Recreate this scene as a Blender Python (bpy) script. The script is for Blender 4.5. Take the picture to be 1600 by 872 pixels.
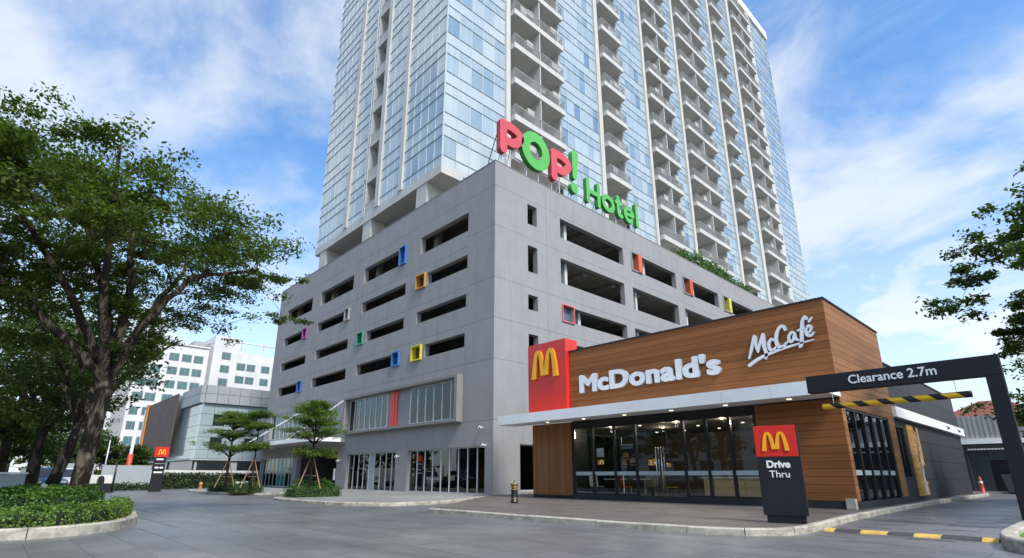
import bpy, math, random
import numpy as np
from mathutils import Vector, Matrix
R = math.radians
rnd = random.Random(7)
npr = np.random.RandomState(11)
for o in list(bpy.data.objects): bpy.data.objects.remove(o)
sc = bpy.context.scene
col = sc.collection

# ------------------------------------------------------------------ camera, sky, sun, exposure
cam_d = bpy.data.cameras.new('camera'); cam = bpy.data.objects.new('camera', cam_d); col.objects.link(cam)
cam.location = (0, 0, 1.0); cam.rotation_euler = (R(90 + 16.54), 0, R(46.8))
cam_d.sensor_width = 36; cam_d.lens = 832 / 1600 * 36
cam_d.shift_x = 0.00375; cam_d.shift_y = 0.0378
cam_d.clip_start = 0.1; cam_d.clip_end = 3000
sc.camera = cam
SUN_EL, SUN_AZ = 48, 100      # azimuth clockwise from +Y
world = bpy.data.worlds.new('World'); sc.world = world; world.use_nodes = True
def build_world():
    nt = world.node_tree; N = nt.nodes; L = nt.links; N.clear()
    def n(t, **k):
        x = N.new(t)
        for a, b in k.items(): setattr(x, a, b)
        return x
    sky = n('ShaderNodeTexSky'); sky.sky_type = 'NISHITA'; sky.sun_disc = False
    sky.sun_elevation = R(SUN_EL); sky.sun_rotation = R(SUN_AZ); sky.air_density = 1.0; sky.dust_density = .8; sky.ozone_density = 1.0
    tc = n('ShaderNodeTexCoord'); sep = n('ShaderNodeSeparateXYZ'); L.new(tc.outputs['Generated'], sep.inputs[0])
    def math_(op, a, b=None):
        m = n('ShaderNodeMath', operation=op)
        for i, v in enumerate((a, b)):
            if v is None: continue
            if isinstance(v, (int, float)): m.inputs[i].default_value = v
            else: L.new(v, m.inputs[i])
        return m.outputs[0]
    zc = math_('MAXIMUM', sep.outputs[2], 0.0)
    den = math_('ADD', zc, 0.28)
    cx, cy = math_('DIVIDE', sep.outputs[0], den), math_('DIVIDE', sep.outputs[1], den)
    com = n('ShaderNodeCombineXYZ'); L.new(cx, com.inputs[0]); L.new(cy, com.inputs[1])
    def noise(scale, det, rough, off, dist=0.0, sx=1, sy=1, rz=0):
        mp = n('ShaderNodeMapping'); mp.inputs['Location'].default_value = off; mp.inputs['Scale'].default_value = (sx, sy, 1)
        mp.inputs['Rotation'].default_value = (0, 0, rz)
        L.new(com.outputs[0], mp.inputs[0])
        t = n('ShaderNodeTexNoise'); t.inputs['Scale'].default_value = scale; t.inputs['Detail'].default_value = det
        t.inputs['Roughness'].default_value = rough; t.inputs['Distortion'].default_value = dist
        L.new(mp.outputs[0], t.inputs[0]); return t.outputs[0]
    def ramp(v, a, b):
        r = n('ShaderNodeMapRange', interpolation_type='SMOOTHSTEP'); L.new(v, r.inputs[0]); r.inputs[1].default_value = a; r.inputs[2].default_value = b
        return r.outputs[0]
    big = ramp(noise(1.7, 8, .58, (5.6, 2.9, 0), .25, 1.0, 1.25, .75), .40, .66)
    wisp = ramp(noise(1.7, 9, .6, (7.3, 4.2, 0), .4, .9, 2.0, .9), .46, .74)
    low = math_('MULTIPLY', math_('SUBTRACT', 1.0, ramp(zc, 0.02, 0.60)), 0.66)
    puffs = ramp(noise(3.2, 8, .58, (1.3, 9.2, 0), .2), .42, .60)
    lowp = math_('MULTIPLY', math_('SUBTRACT', 1.0, ramp(zc, 0.18, 0.52)), puffs)
    f = math_('MAXIMUM', math_('MULTIPLY', big, .80), math_('MULTIPLY', wisp, .55))
    f = math_('MAXIMUM', f, low); f = math_('MAXIMUM', f, math_('MULTIPLY', lowp, .92))
    f = math_('ADD', math_('MULTIPLY', f, .88), .07)
    hs = n('ShaderNodeHueSaturation'); hs.inputs['Saturation'].default_value = 1.30; hs.inputs['Value'].default_value = 1.42
    L.new(sky.outputs[0], hs.inputs['Color'])
    tint = n('ShaderNodeMix', data_type='RGBA', blend_type='MULTIPLY'); tint.inputs[0].default_value = 1.0; L.new(hs.outputs[0], tint.inputs[6]); tint.inputs[7].default_value = (.78, 1.0, 1.06, 1)
    mix = n('ShaderNodeMix', data_type='RGBA'); L.new(f, mix.inputs[0])
    L.new(tint.outputs[2], mix.inputs[6]); mix.inputs[7].default_value = (5.25, 5.4, 5.6, 1)
    bg = n('ShaderNodeBackground'); bg.inputs[1].default_value = 0.10; L.new(mix.outputs[2], bg.inputs[0])
    out = n('ShaderNodeOutputWorld'); L.new(bg.outputs[0], out.inputs[0])
build_world()
sun_d = bpy.data.lights.new('sun', 'SUN'); sun_d.energy = 2.35; sun_d.angle = R(14); sun_d.color = (1.0, .955, .89)
sun = bpy.data.objects.new('sun', sun_d); col.objects.link(sun)
sv = Vector((math.sin(R(SUN_AZ)) * math.cos(R(SUN_EL)), math.cos(R(SUN_AZ)) * math.cos(R(SUN_EL)), math.sin(R(SUN_EL))))
sun.rotation_euler = (-sv).to_track_quat('-Z', 'Y').to_euler()
vs = sc.view_settings; vs.view_transform = 'Standard'; vs.look = 'None'; vs.exposure = 0.94; vs.gamma = 1.0; vs.use_curve_mapping = False
sc.render.engine = 'CYCLES'

# ------------------------------------------------------------------ materials
MATS = {}
def new_mat(name):
    m = bpy.data.materials.new(name); m.use_nodes = True; m.node_tree.nodes.clear(); MATS[name] = m; return m
class NT:
    def __init__(s, m): s.t = m.node_tree; s.N = s.t.nodes; s.L = s.t.links
    def n(s, t, **k):
        x = s.N.new(t)
        for a, b in k.items(): setattr(x, a, b)
        return x
    def link(s, a, b): s.L.new(a, b)
    def pos(s, scale=(1, 1, 1)):
        g = s.n('ShaderNodeNewGeometry'); mp = s.n('ShaderNodeMapping'); mp.inputs['Scale'].default_value = scale
        s.link(g.outputs['Position'], mp.inputs[0]); return mp.outputs[0]
    def noise(s, scale, det=5, rough=.55, stretch=(1, 1, 1), dist=0):
        t = s.n('ShaderNodeTexNoise'); t.inputs['Scale'].default_value = scale; t.inputs['Detail'].default_value = det
        t.inputs['Roughness'].default_value = rough; t.inputs['Distortion'].default_value = dist
        s.link(s.pos(stretch), t.inputs[0]); return t.outputs[0]
    def rng(s, v, a, b, c=0., d=1.):
        r = s.n('ShaderNodeMapRange'); s.link(v, r.inputs[0])
        for i, q in enumerate((a, b, c, d)): r.inputs[i + 1].default_value = q
        return r.outputs[0]
    def math(s, op, a, b=None, clamp=False):
        m = s.n('ShaderNodeMath', operation=op, use_clamp=clamp)
        for i, v in enumerate((a, b)):
            if v is None: continue
            if isinstance(v, (int, float)): m.inputs[i].default_value = v
            else: s.link(v, m.inputs[i])
        return m.outputs[0]
    def mix(s, f, a, b, blend='MIX'):
        m = s.n('ShaderNodeMix', data_type='RGBA', blend_type=blend)
        if isinstance(f, (int, float)): m.inputs[0].default_value = f
        else: s.link(f, m.inputs[0])
        for i, v in ((6, a), (7, b)):
            if isinstance(v, tuple): m.inputs[i].default_value = (*v, 1) if len(v) == 3 else v
            else: s.link(v, m.inputs[i])
        return m.outputs[2]
    def scale(s, c, f):
        m = s.n('ShaderNodeVectorMath', operation='SCALE')
        if isinstance(c, tuple): m.inputs[0].default_value = c
        else: s.link(c, m.inputs[0])
        s.link(f, m.inputs['Scale']); return m.outputs[0]
    def bsdf(s, c, rough=.6, metal=0., spec=.5, bump=None, bstr=.2, bdist=.01):
        p = s.n('ShaderNodeBsdfPrincipled')
        if isinstance(c, tuple): p.inputs['Base Color'].default_value = (*c, 1)
        else: s.link(c, p.inputs['Base Color'])
        if isinstance(rough, (int, float)): p.inputs['Roughness'].default_value = rough
        else: s.link(rough, p.inputs['Roughness'])
        p.inputs['Metallic'].default_value = metal; p.inputs['Specular IOR Level'].default_value = spec
        if bump is not None:
            b = s.n('ShaderNodeBump'); b.inputs['Strength'].default_value = bstr; b.inputs['Distance'].default_value = bdist
            s.link(bump, b.inputs['Height']); s.link(b.outputs[0], p.inputs['Normal'])
        return p.outputs[0]
    def out(s, sh):
        o = s.n('ShaderNodeOutputMaterial'); s.link(sh, o.inputs[0])
def plain(name, c, rough=.6, var=.10, scale=2.5, bump=.1, metal=0., spec=.5, big=.08, obj=0.0, stretch=(1, 1, 1), bs=40):
    m = new_mat(name); t = NT(m)
    f = t.rng(t.noise(scale, 6, .6, stretch), .3, .7, 1 - var, 1 + var)
    f2 = t.rng(t.noise(.35, 3, .5), .3, .7, 1 - big, 1 + big)
    f = t.math('MULTIPLY', f, f2)
    if obj:
        oi = t.n('ShaderNodeObjectInfo'); f = t.math('MULTIPLY', f, t.rng(oi.outputs['Random'], 0, 1, 1 - obj, 1 + obj))
    t.out(t.bsdf(t.scale(c, f), rough, metal, spec, t.noise(bs, 4, .6) if bump else None, bump, .01))
    return m
def streaked(name, c, rough=.75, dirt=(.10, .095, .09), amt=.35, bump=.15):
    m = new_mat(name); t = NT(m)
    f = t.rng(t.noise(1.2, 6, .6), .3, .7, .94, 1.06)
    c1 = t.scale(c, f)
    st = t.math('MULTIPLY', t.rng(t.noise(1.0, 6, .65, (2.2, 2.2, .12)), .52, .78), amt)
    blot = t.math('MULTIPLY', t.rng(t.noise(.22, 5, .6), .45, .75), amt * .5)
    c2 = t.mix(t.math('ADD', st, blot, True), c1, dirt)
    t.out(t.bsdf(c2, rough, 0, .35, t.noise(60, 3, .6), bump, .004)); return m
def wood(name, c, axis):
    m = new_mat(name); t = NT(m)
    st = {'x': (.22, 9, 9), 'y': (9, .22, 9), 'z': (9, 9, .25)}[axis]
    g = t.rng(t.noise(1.6, 8, .65, st, .6), .28, .72, .76, 1.2)
    g2 = t.rng(t.noise(8, 4, .6, st), .3, .7, .9, 1.1)
    oi = t.n('ShaderNodeObjectInfo'); r = t.rng(oi.outputs['Random'], 0, 1, .80, 1.16)
    f = t.math('MULTIPLY', t.math('MULTIPLY', g, g2), r)
    t.out(t.bsdf(t.scale(c, f), .6, 0, .18, t.noise(5, 4, .6, st), .15, .004)); return m
def clear_glass(name, tint=(.55, .6, .6), rough=0.0, f0=.10):
    m = new_mat(name); t = NT(m)
    fr = t.n('ShaderNodeFresnel'); fr.inputs[0].default_value = 1.5
    f = t.rng(fr.outputs[0], 0, 1, f0 - .03, 1.0)
    tr = t.n('ShaderNodeBsdfTransparent'); tr.inputs[0].default_value = (*tint, 1)
    gl = t.n('ShaderNodeBsdfGlossy'); gl.inputs[0].default_value = (.9, .95, .97, 1); gl.inputs['Roughness'].default_value = rough
    b = t.n('ShaderNodeBump'); b.inputs['Strength'].default_value = .03; b.inputs['Distance'].default_value = .02
    t.link(t.noise(.9, 2, .5), b.inputs['Height']); t.link(b.outputs[0], gl.inputs['Normal'])
    mx = t.n('ShaderNodeMixShader'); t.link(f, mx.inputs[0]); t.link(tr.outputs[0], mx.inputs[1]); t.link(gl.outputs[0], mx.inputs[2])
    t.out(mx.outputs[0]); return m
def tower_glass(name, c, refl=.45, fold=.12):
    m = new_mat(name); t = NT(m)
    # pale blinds behind a reflective pane
    blind = t.rng(t.noise(1.0, 3, .6, (4.5, 4.5, .05)), .3, .7, 1 - fold, 1 + fold)
    f2 = t.rng(t.noise(.3, 2, .5), .3, .7, .93, 1.07)
    cc = t.scale(c, t.math('MULTIPLY', blind, f2))
    d = t.bsdf(cc, .35, 0, .4)
    gl = t.n('ShaderNodeBsdfGlossy'); gl.inputs[0].default_value = (.86, .91, .89, 1); gl.inputs['Roughness'].default_value = .04
    b = t.n('ShaderNodeBump'); b.inputs['Strength'].default_value = .10; b.inputs['Distance'].default_value = .05
    t.link(t.noise(.55, 3, .5), b.inputs['Height']); t.link(b.outputs[0], gl.inputs['Normal'])
    fr = t.n('ShaderNodeFresnel'); fr.inputs[0].default_value = 1.5
    f = t.math('ADD', fr.outputs[0], refl, True)
    mx = t.n('ShaderNodeMixShader'); t.link(f, mx.inputs[0]); t.link(d, mx.inputs[1]); t.link(gl.outputs[0], mx.inputs[2])
    t.out(mx.outputs[0]); return m
def leafmat(name, c1, c2, trans=.35):
    m = new_mat(name); t = NT(m)
    g = t.n('ShaderNodeNewGeometry'); r = g.outputs['Random Per Island']
    cl = t.rng(t.noise(.9, 3, .5), .35, .65)
    f = t.math('ADD', t.math('MULTIPLY', r, .55), t.math('MULTIPLY', cl, .45))
    c = t.mix(f, c1, c2)
    d = t.bsdf(c, .5, 0, .35)
    tr = t.n('ShaderNodeBsdfTranslucent'); t.link(t.mix(1.0, c, (1.1, 1.25, .45), 'MULTIPLY'), tr.inputs[0])
    mx = t.n('ShaderNodeMixShader'); mx.inputs[0].default_value = trans; t.link(d, mx.inputs[1]); t.link(tr.outputs[0], mx.inputs[2])
    t.out(mx.outputs[0]); return m
def bark(name, c1, c2):
    m = new_mat(name); t = NT(m)
    f = t.rng(t.noise(2.6, 8, .7, (1.6, 1.6, .7), .8), .50, .62)
    f2 = t.rng(t.noise(9, 6, .7, (1.6, 1.6, .35)), .3, .7, .55, 1.25)
    t.out(t.bsdf(t.scale(t.mix(f, c1, c2), f2), .9, 0, .2, t.noise(10, 8, .7, (1.5, 1.5, .4)), .9, .04)); return m
SLAB_W, SLAB_D = 1.2, .6
def paving(name, c, warm, cw, cd, joint=True, rough=(.30, .52)):
    m = new_mat(name); t = NT(m)
    g = t.n('ShaderNodeNewGeometry'); sp = t.n('ShaderNodeSeparateXYZ'); t.link(g.outputs['Position'], sp.inputs[0])
    row = t.math('FLOOR', t.math('DIVIDE', sp.outputs[1], cd))
    sh = t.math('MULTIPLY', t.math('MODULO', t.math('ABSOLUTE', row), 2.0), cw * .5)
    u = t.math('DIVIDE', t.math('ADD', sp.outputs[0], sh), cw); v = t.math('DIVIDE', sp.outputs[1], cd)
    cb = t.n('ShaderNodeCombineXYZ'); t.link(t.math('FLOOR', u), cb.inputs[0]); t.link(row, cb.inputs[1])
    wn = t.n('ShaderNodeTexWhiteNoise', noise_dimensions='2D'); t.link(cb.outputs[0], wn.inputs[0])
    cell = t.rng(wn.outputs[0], 0, 1, .87, 1.12)
    f = t.rng(t.noise(.30, 7, .62, (1, 1, 1), .5), .3, .72, .74, 1.24)
    f2 = t.rng(t.noise(3.0, 7, .7), .3, .7, .90, 1.10)
    f3 = t.rng(t.noise(60, 3, .6), .3, .7, .93, 1.07)
    f4 = t.rng(t.noise(1.0, 5, .65, (.22, 1.7, 1), .4), .3, .7, .90, 1.10)
    ff = t.math('MULTIPLY', t.math('MULTIPLY', t.math('MULTIPLY', f, f4), f2), t.math('MULTIPLY', cell, f3))
    wv = t.rng(t.noise(.12, 3, .5), .4, .62)
    base = t.scale(t.mix(wv, c, warm), ff)
    stain = t.rng(t.noise(.9, 6, .7, (1, 1, 1), .8), .62, .78, 0, .35)
    base = t.mix(stain, base, (.05, .05, .05))
    if joint:
        fu = t.math('ABSOLUTE', t.math('SUBTRACT', t.math('FRACT', u), .5)); fv = t.math('ABSOLUTE', t.math('SUBTRACT', t.math('FRACT', v), .5))
        j = t.math('MAXIMUM', t.math('GREATER_THAN', fu, .5 - .006 / cw), t.math('GREATER_THAN', fv, .5 - .006 / cd))
        base = t.mix(t.math('MULTIPLY', j, .28), base, (.06, .06, .06))
    rg = t.rng(t.noise(.8, 6, .65), .3, .7, rough[0], rough[1])
    t.out(t.bsdf(base, rg, 0, .5, t.noise(45, 5, .65), .12, .006)); return m

m_pave = paving('paving_grey', (.124, .130, .138), (.150, .143, .132), SLAB_W, SLAB_D)
m_terr = paving('paving_brown', (.118, .104, .092), (.135, .114, .096), .6, .6, rough=(.45, .65))
m_walk = paving('paving_light', (.22, .215, .205), (.25, .24, .22), .5, .5, rough=(.55, .75))
m_kerb = new_mat('kerb_concrete'); t = NT(m_kerb)
kf = t.rng(t.noise(2.2, 8, .72, (1, 1, 2.0)), .45, .66)
kf2 = t.rng(t.noise(14, 5, .6), .3, .7, .85, 1.15)
t.out(t.bsdf(t.scale(t.mix(t.math('MULTIPLY', kf, .75), (.45, .415, .345), (.13, .11, .085)), kf2), .85, 0, .3, t.noise(30, 6, .65), .4, .01))
m_pod = streaked('podium_render', (.290, .284, .280), amt=.42, dirt=(.175, .170, .166))
m_podtrim = streaked('podium_trim', (.23, .22, .21), amt=.2)
m_dark = plain('interior_dark', (.030, .030, .032), .8)
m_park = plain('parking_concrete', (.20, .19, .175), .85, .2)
m_cream = plain('cream_paint', (.68, .665, .63), .6, .05, 1.2, .05)
m_crw = streaked('tower_cream', (.53, .52, .49), amt=.30, dirt=(.28, .27, .25))
m_white = plain('white_paint', (.85, .845, .83), .45, .05, 1.5, .04)
m_alu = plain('aluminium', (.62, .64, .65), .4, .04, 2, .02, .3)
m_mull = plain('mullion_grey', (.50, .54, .55), .4, .04, 2, 0)
m_joint = plain('mullion_dark', (.23, .26, .27), .45, .04, 2, 0)
m_blackm = plain('black_metal', (.012, .012, .013), .35, .1, 3, .03)
m_char = plain('charcoal_panel', (.016, .017, .021), .45, .12, 3, .04, 0, .3)
m_charw = plain('charcoal_wall', (.030, .031, .034), .6, .14, 1.5, .12, 0, .3)
m_red = plain('sign_red', (.62, .028, .018), .32, .06, 2, .02)
m_yel = plain('sign_yellow', (.86, .42, .015), .35, .05, 3, .02)
m_letter = plain('letter_white', (.80, .81, .82), .38, .04, 3, .02)
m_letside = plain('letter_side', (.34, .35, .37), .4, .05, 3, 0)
m_pred = plain('pop_red', (.60, .075, .085), .42, .06, 2, .03)
m_pgreen = plain('pop_green', (.10, .42, .075), .42, .06, 2, .03)
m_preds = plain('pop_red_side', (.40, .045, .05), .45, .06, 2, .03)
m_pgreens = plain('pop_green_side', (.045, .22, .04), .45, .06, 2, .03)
W_WOOD = (.285, .110, .038)
m_wx = wood('wood_front', W_WOOD, 'x'); m_wy = wood('wood_side', (.30, .138, .058), 'y'); m_wz = wood('wood_vertical', (.250, .108, .040), 'z')
m_glass = clear_glass('shop_glass', (.90, .92, .92), 0, .05)
m_glassp = clear_glass('podium_glass', (.74, .78, .78), 0, .07)
m_tg = [tower_glass('curtain_glass_pale', (.46, .50, .475), .22), tower_glass('curtain_glass_mid', (.35, .40, .395), .24),
        tower_glass('curtain_glass_clear', (.23, .295, .315), .28), tower_glass('curtain_glass_deep', (.15, .19, .22), .28)]
m_span = tower_glass('spandrel_glass', (.48, .51, .49), .20, .04)
m_bglass = tower_glass('background_glass', (.10, .19, .20), .14)
m_gpanel = tower_glass('office_panel', (.33, .40, .41), .10, .05)
m_dglass = plain('dark_glass', (.02, .024, .026), .08, .1, 2, 0, spec=.8)
m_curt = new_mat('curtain'); t = NT(m_curt)
t.out(t.bsdf(t.scale((.84, .90, .87), t.rng(t.noise(1, 3, .6, (6, 6, .05)), .3, .7, .78, 1.15)), .8))
m_steel = plain('brushed_steel', (.62, .62, .62), .3, .05, 2, 0, .9)
m_leafA = leafmat('leaf_rain_tree', (.022, .048, .010), (.150, .215, .036), .42)
m_leafB = leafmat('leaf_back_tree', (.018, .042, .010), (.10, .16, .028), .38)
m_leafC = leafmat('leaf_terminalia', (.055, .105, .022), (.19, .27, .06), .4)
m_leafH = leafmat('leaf_hedge', (.028, .075, .012), (.105, .21, .030), .25)
m_leafL = leafmat('leaf_light_hedge', (.06, .13, .018), (.20, .30, .055), .3)
m_leafD = leafmat('leaf_dark', (.012, .034, .010), (.05, .10, .022), .25)
m_flower = plain('petal_white', (.8, .78, .72), .6)
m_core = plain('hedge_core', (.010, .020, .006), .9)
m_bark = bark('bark', (.034, .025, .018), (.30, .23, .155))
m_barkd = bark('bark_dark', (.028, .022, .018), (.10, .08, .06))
m_soil = plain('soil', (.045, .034, .025), .95, .3, 6, .4)
m_grass = plain('lawn', (.10, .20, .03), .9, .25, 12, .5)
m_stake = plain('stake_timber', (.34, .20, .13), .8, .2, 8, .2)

# ------------------------------------------------------------------ mesh helpers
W = {}
def tag(o, label=None, cat=None, group=None, kind=None):
    if label: o['label'] = label
    if cat: o['category'] = cat
    if group: o['group'] = group
    if kind: o['kind'] = kind
    return o
def thing(name, label, cat, loc=(0, 0, 0), group=None, rz=0.0):
    o = bpy.data.objects.new(name, None); col.objects.link(o); o.location = loc; o.rotation_euler.z = rz
    o.empty_display_size = .3; W[o] = Vector(loc); return tag(o, label, cat, group)
def place(name, mesh, parent=None, loc=(0, 0, 0), rot=(0, 0, 0), local=False):
    o = bpy.data.objects.new(name, mesh); col.objects.link(o); l = Vector(loc); W[o] = l
    if parent is not None:
        o.parent = parent
        if not local: l = l - W[parent]
        else: W[o] = Vector((0, 0, 0))
    o.location = l; o.rotation_euler = rot; return o
class MB:
    def __init__(s): s.v = []; s.f = []; s.m = []
    def box(s, x0, x1, y0, y1, z0, z1, m=0):
        if x0 > x1: x0, x1 = x1, x0
        if y0 > y1: y0, y1 = y1, y0
        b = len(s.v); s.v += [(x, y, z) for z in (z0, z1) for y in (y0, y1) for x in (x0, x1)]
        s.f += [tuple(b + i for i in q) for q in ((0, 2, 3, 1), (4, 5, 7, 6), (0, 1, 5, 4), (2, 6, 7, 3), (0, 4, 6, 2), (1, 3, 7, 5))]; s.m += [m] * 6
        return s
    def quad(s, a, b, c, d, m=0):
        n = len(s.v); s.v += [a, b, c, d]; s.f.append((n, n + 1, n + 2, n + 3)); s.m.append(m); return s
    def prism(s, poly, z0, z1, m=0, mside=None, bottom=True):
        n = len(s.v); k = len(poly); s.v += [(p[0], p[1], z0) for p in poly] + [(p[0], p[1], z1) for p in poly]
        s.f.append(tuple(range(n + k, n + 2 * k))); s.m.append(m)
        if bottom: s.f.append(tuple(range(n + k - 1, n - 1, -1))); s.m.append(m)
        for i in range(k):
            j = (i + 1) % k; s.f.append((n + i, n + j, n + k + j, n + k + i)); s.m.append(m if mside is None else mside)
        return s
    def tube(s, pts, rad, n=8, m=0, caps=True):
        pts = [Vector(p) for p in pts]
        if not hasattr(rad, '__len__'): rad = [rad] * len(pts)
        b0 = len(s.v); up = None
        for i, p in enumerate(pts):
            d = (pts[min(i + 1, len(pts) - 1)] - pts[max(i - 1, 0)])
            if d.length < 1e-6: d = Vector((0, 0, 1))
            d.normalize()
            if up is None: up = Vector((1, 0, 0)) if abs(d.x) < .9 else Vector((0, 1, 0))
            a = d.cross(up); a.normalize(); b = d.cross(a); up = -b if False else a.cross(d)
            for k in range(n):
                an = 2 * math.pi * k / n; q = p + (a * math.cos(an) + b * math.sin(an)) * rad[i]; s.v.append(tuple(q))
        for i in range(len(pts) - 1):
            for k in range(n):
                k2 = (k + 1) % n; s.f.append((b0 + i * n + k, b0 + i * n + k2, b0 + (i + 1) * n + k2, b0 + (i + 1) * n + k)); s.m.append(m)
        if caps:
            s.f.append(tuple(b0 + k for k in range(n - 1, -1, -1))); s.m.append(m)
            e = b0 + (len(pts) - 1) * n; s.f.append(tuple(e + k for k in range(n))); s.m.append(m)
        return s
    def lathe(s, prof, c=(0, 0, 0), n=16, m=0):
        b0 = len(s.v)
        for r, z in prof:
            for k in range(n):
                a = 2 * math.pi * k / n; s.v.append((c[0] + r * math.cos(a), c[1] + r * math.sin(a), c[2] + z))
        for i in range(len(prof) - 1):
            for k in range(n):
                k2 = (k + 1) % n; s.f.append((b0 + i * n + k, b0 + i * n + k2, b0 + (i + 1) * n + k2, b0 + (i + 1) * n + k)); s.m.append(m)
        s.f.append(tuple(b0 + k for k in range(n - 1, -1, -1))); s.m.append(m)
        e = b0 + (len(prof) - 1) * n; s.f.append(tuple(e + k for k in range(n))); s.m.append(m); return s
    def mesh(s, name, mats, smooth=False):
        me = bpy.data.meshes.new(name); me.from_pydata(s.v, [], s.f)
        mats = mats if isinstance(mats, (list, tuple)) else [mats]
        for q in mats: me.materials.append(q)
        if len(mats) > 1: me.polygons.foreach_set('material_index', s.m)
        if smooth: me.polygons.foreach_set('use_smooth', [True] * len(me.polygons))
        me.update(); return me
    def build(s, name, mats, parent=None, smooth=False, bevel=0, loc=(0, 0, 0), local=False, rot=(0, 0, 0)):
        o = place(name, s.mesh(name, mats, smooth), parent, loc, rot, local)
        if bevel:
            b = o.modifiers.new('bevel', 'BEVEL'); b.width = bevel; b.segments = 2; b.limit_method = 'ANGLE'
        return o
def boxo(name, b, mat, parent=None, bevel=0):
    return MB().box(*b).build(name, mat, parent, bevel=bevel)
UNIT = {}
def sbox(name, b, mat, parent, loc=None):
    """box object that shares mesh data with boxes of the same size and material"""
    x0, x1, y0, y1, z0, z1 = b
    key = (round(x1 - x0, 4), round(y1 - y0, 4), round(z1 - z0, 4), mat.name)
    if key not in UNIT: UNIT[key] = MB().box(-key[0] / 2, key[0] / 2, -key[1] / 2, key[1] / 2, 0, key[2]).mesh(name, mat)
    return place(name, UNIT[key], parent, ((x0 + x1) / 2, (y0 + y1) / 2, z0))

def facade(u0, u1, z0, z1, holes, thick, fn):
    """panel with real openings; fn(u, z, depth) -> point, depth 0 is the outer face. Only exposed faces."""
    us = sorted(set([u0, u1] + [min(max(h[i], u0), u1) for h in holes for i in (0, 1)]))
    zs = sorted(set([z0, z1] + [min(max(h[i], z0), z1) for h in holes for i in (2, 3)]))
    nu, nz = len(us) - 1, len(zs) - 1
    S = [[not any(h[0] < (us[i] + us[i + 1]) / 2 < h[1] and h[2] < (zs[j] + zs[j + 1]) / 2 < h[3] for h in holes) for j in range(nz)] for i in range(nu)]
    mb = MB(); sol = lambda i, j: 0 <= i < nu and 0 <= j < nz and S[i][j]
    for i in range(nu):
        for j in range(nz):
            if not S[i][j]: continue
            a, b, c, d = us[i], us[i + 1], zs[j], zs[j + 1]
            mb.quad(fn(a, c, 0), fn(b, c, 0), fn(b, d, 0), fn(a, d, 0))
            mb.quad(fn(a, c, thick), fn(a, d, thick), fn(b, d, thick), fn(b, c, thick))
            if not sol(i - 1, j): mb.quad(fn(a, c, 0), fn(a, d, 0), fn(a, d, thick), fn(a, c, thick))
            if not sol(i + 1, j): mb.quad(fn(b, c, 0), fn(b, c, thick), fn(b, d, thick), fn(b, d, 0))
            if not sol(i, j - 1): mb.quad(fn(a, c, 0), fn(a, c, thick), fn(b, c, thick), fn(b, c, 0))
            if not sol(i, j + 1): mb.quad(fn(a, d, 0), fn(b, d, 0), fn(b, d, thick), fn(a, d, thick))
    return mb

def stroke_sdf(strokes, clip=None):
    def f(X, Y):
        D = np.full(X.shape, 1e9)
        for pl in strokes:
            for (ax, ay, ar), (bx, by, br) in zip(pl[:-1], pl[1:]):
                dx, dy = bx - ax, by - ay; L2 = dx * dx + dy * dy + 1e-12
                t_ = np.clip(((X - ax) * dx + (Y - ay) * dy) / L2, 0, 1)
                D = np.minimum(D, np.hypot(X - ax - t_ * dx, Y - ay - t_ * dy) - (ar + t_ * (br - ar)))
        if clip is not None: D = np.maximum(D, clip(X, Y))
        return D
    return f
def spline(pts, k=8):
    """Catmull-Rom through (x, y, r)"""
    P = [np.array(p, float) for p in pts]; P = [2 * P[0] - P[1]] + P + [2 * P[-1] - P[-2]]; out = []
    for i in range(1, len(P) - 2):
        for j in range(k):
            t_ = j / k; a, b, c, d = P[i - 1], P[i], P[i + 1], P[i + 2]
            out.append(tuple(.5 * (2 * b + (c - a) * t_ + (2 * a - 5 * b + 4 * c - d) * t_ ** 2 + (3 * b - a - 3 * c + d) * t_ ** 3)))
    out.append(tuple(P[-2])); return out
def sdf_mesh(fn, x0, x1, y0, y1, h, depth, name, mats):
    """flat shape fn(x, y) < 0 cut out of a sheet of the given depth, in local x, y; front at z = depth"""
    nx, ny = int((x1 - x0) / h) + 2, int((y1 - y0) / h) + 2
    xs = x0 + np.arange(nx) * h; ys = y0 + np.arange(ny) * h
    G = fn(*np.meshgrid(xs, ys, indexing='ij'))
    mb = MB(); idx = {}
    def vert(key, x, y):
        if key not in idx: idx[key] = len(mb.v); mb.v.append((x, y, depth)); mb.v.append((x, y, 0))
        return idx[key]
    for i in range(nx - 1):
        for j in range(ny - 1):
            cs = [(i, j), (i + 1, j), (i + 1, j + 1), (i, j + 1)]; g = [G[c] for c in cs]
            if all(q > 0 for q in g): continue
            poly = []
            for k in range(4):
                a, b = cs[k], cs[(k + 1) % 4]; ga, gb = g[k], g[(k + 1) % 4]
                if ga <= 0: poly.append((vert(a, xs[a[0]], ys[a[1]]), False))
                if (ga <= 0) != (gb <= 0):
                    t_ = ga / (ga - gb); e = (min(a, b), max(a, b))
                    poly.append((vert(e, xs[a[0]] + t_ * (xs[b[0]] - xs[a[0]]), ys[a[1]] + t_ * (ys[b[1]] - ys[a[1]])), True))
            if len(poly) < 3: continue
            mb.f.append(tuple(p[0] for p in poly)); mb.m.append(0)
            mb.f.append(tuple(p[0] + 1 for p in reversed(poly))); mb.m.append(1)
            for k in range(len(poly)):
                a, b = poly[k], poly[(k + 1) % len(poly)]
                if a[1] and b[1]: mb.f.append((b[0], a[0], a[0] + 1, b[0] + 1)); mb.m.append(1)
    return mb.mesh(name, mats)
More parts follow.
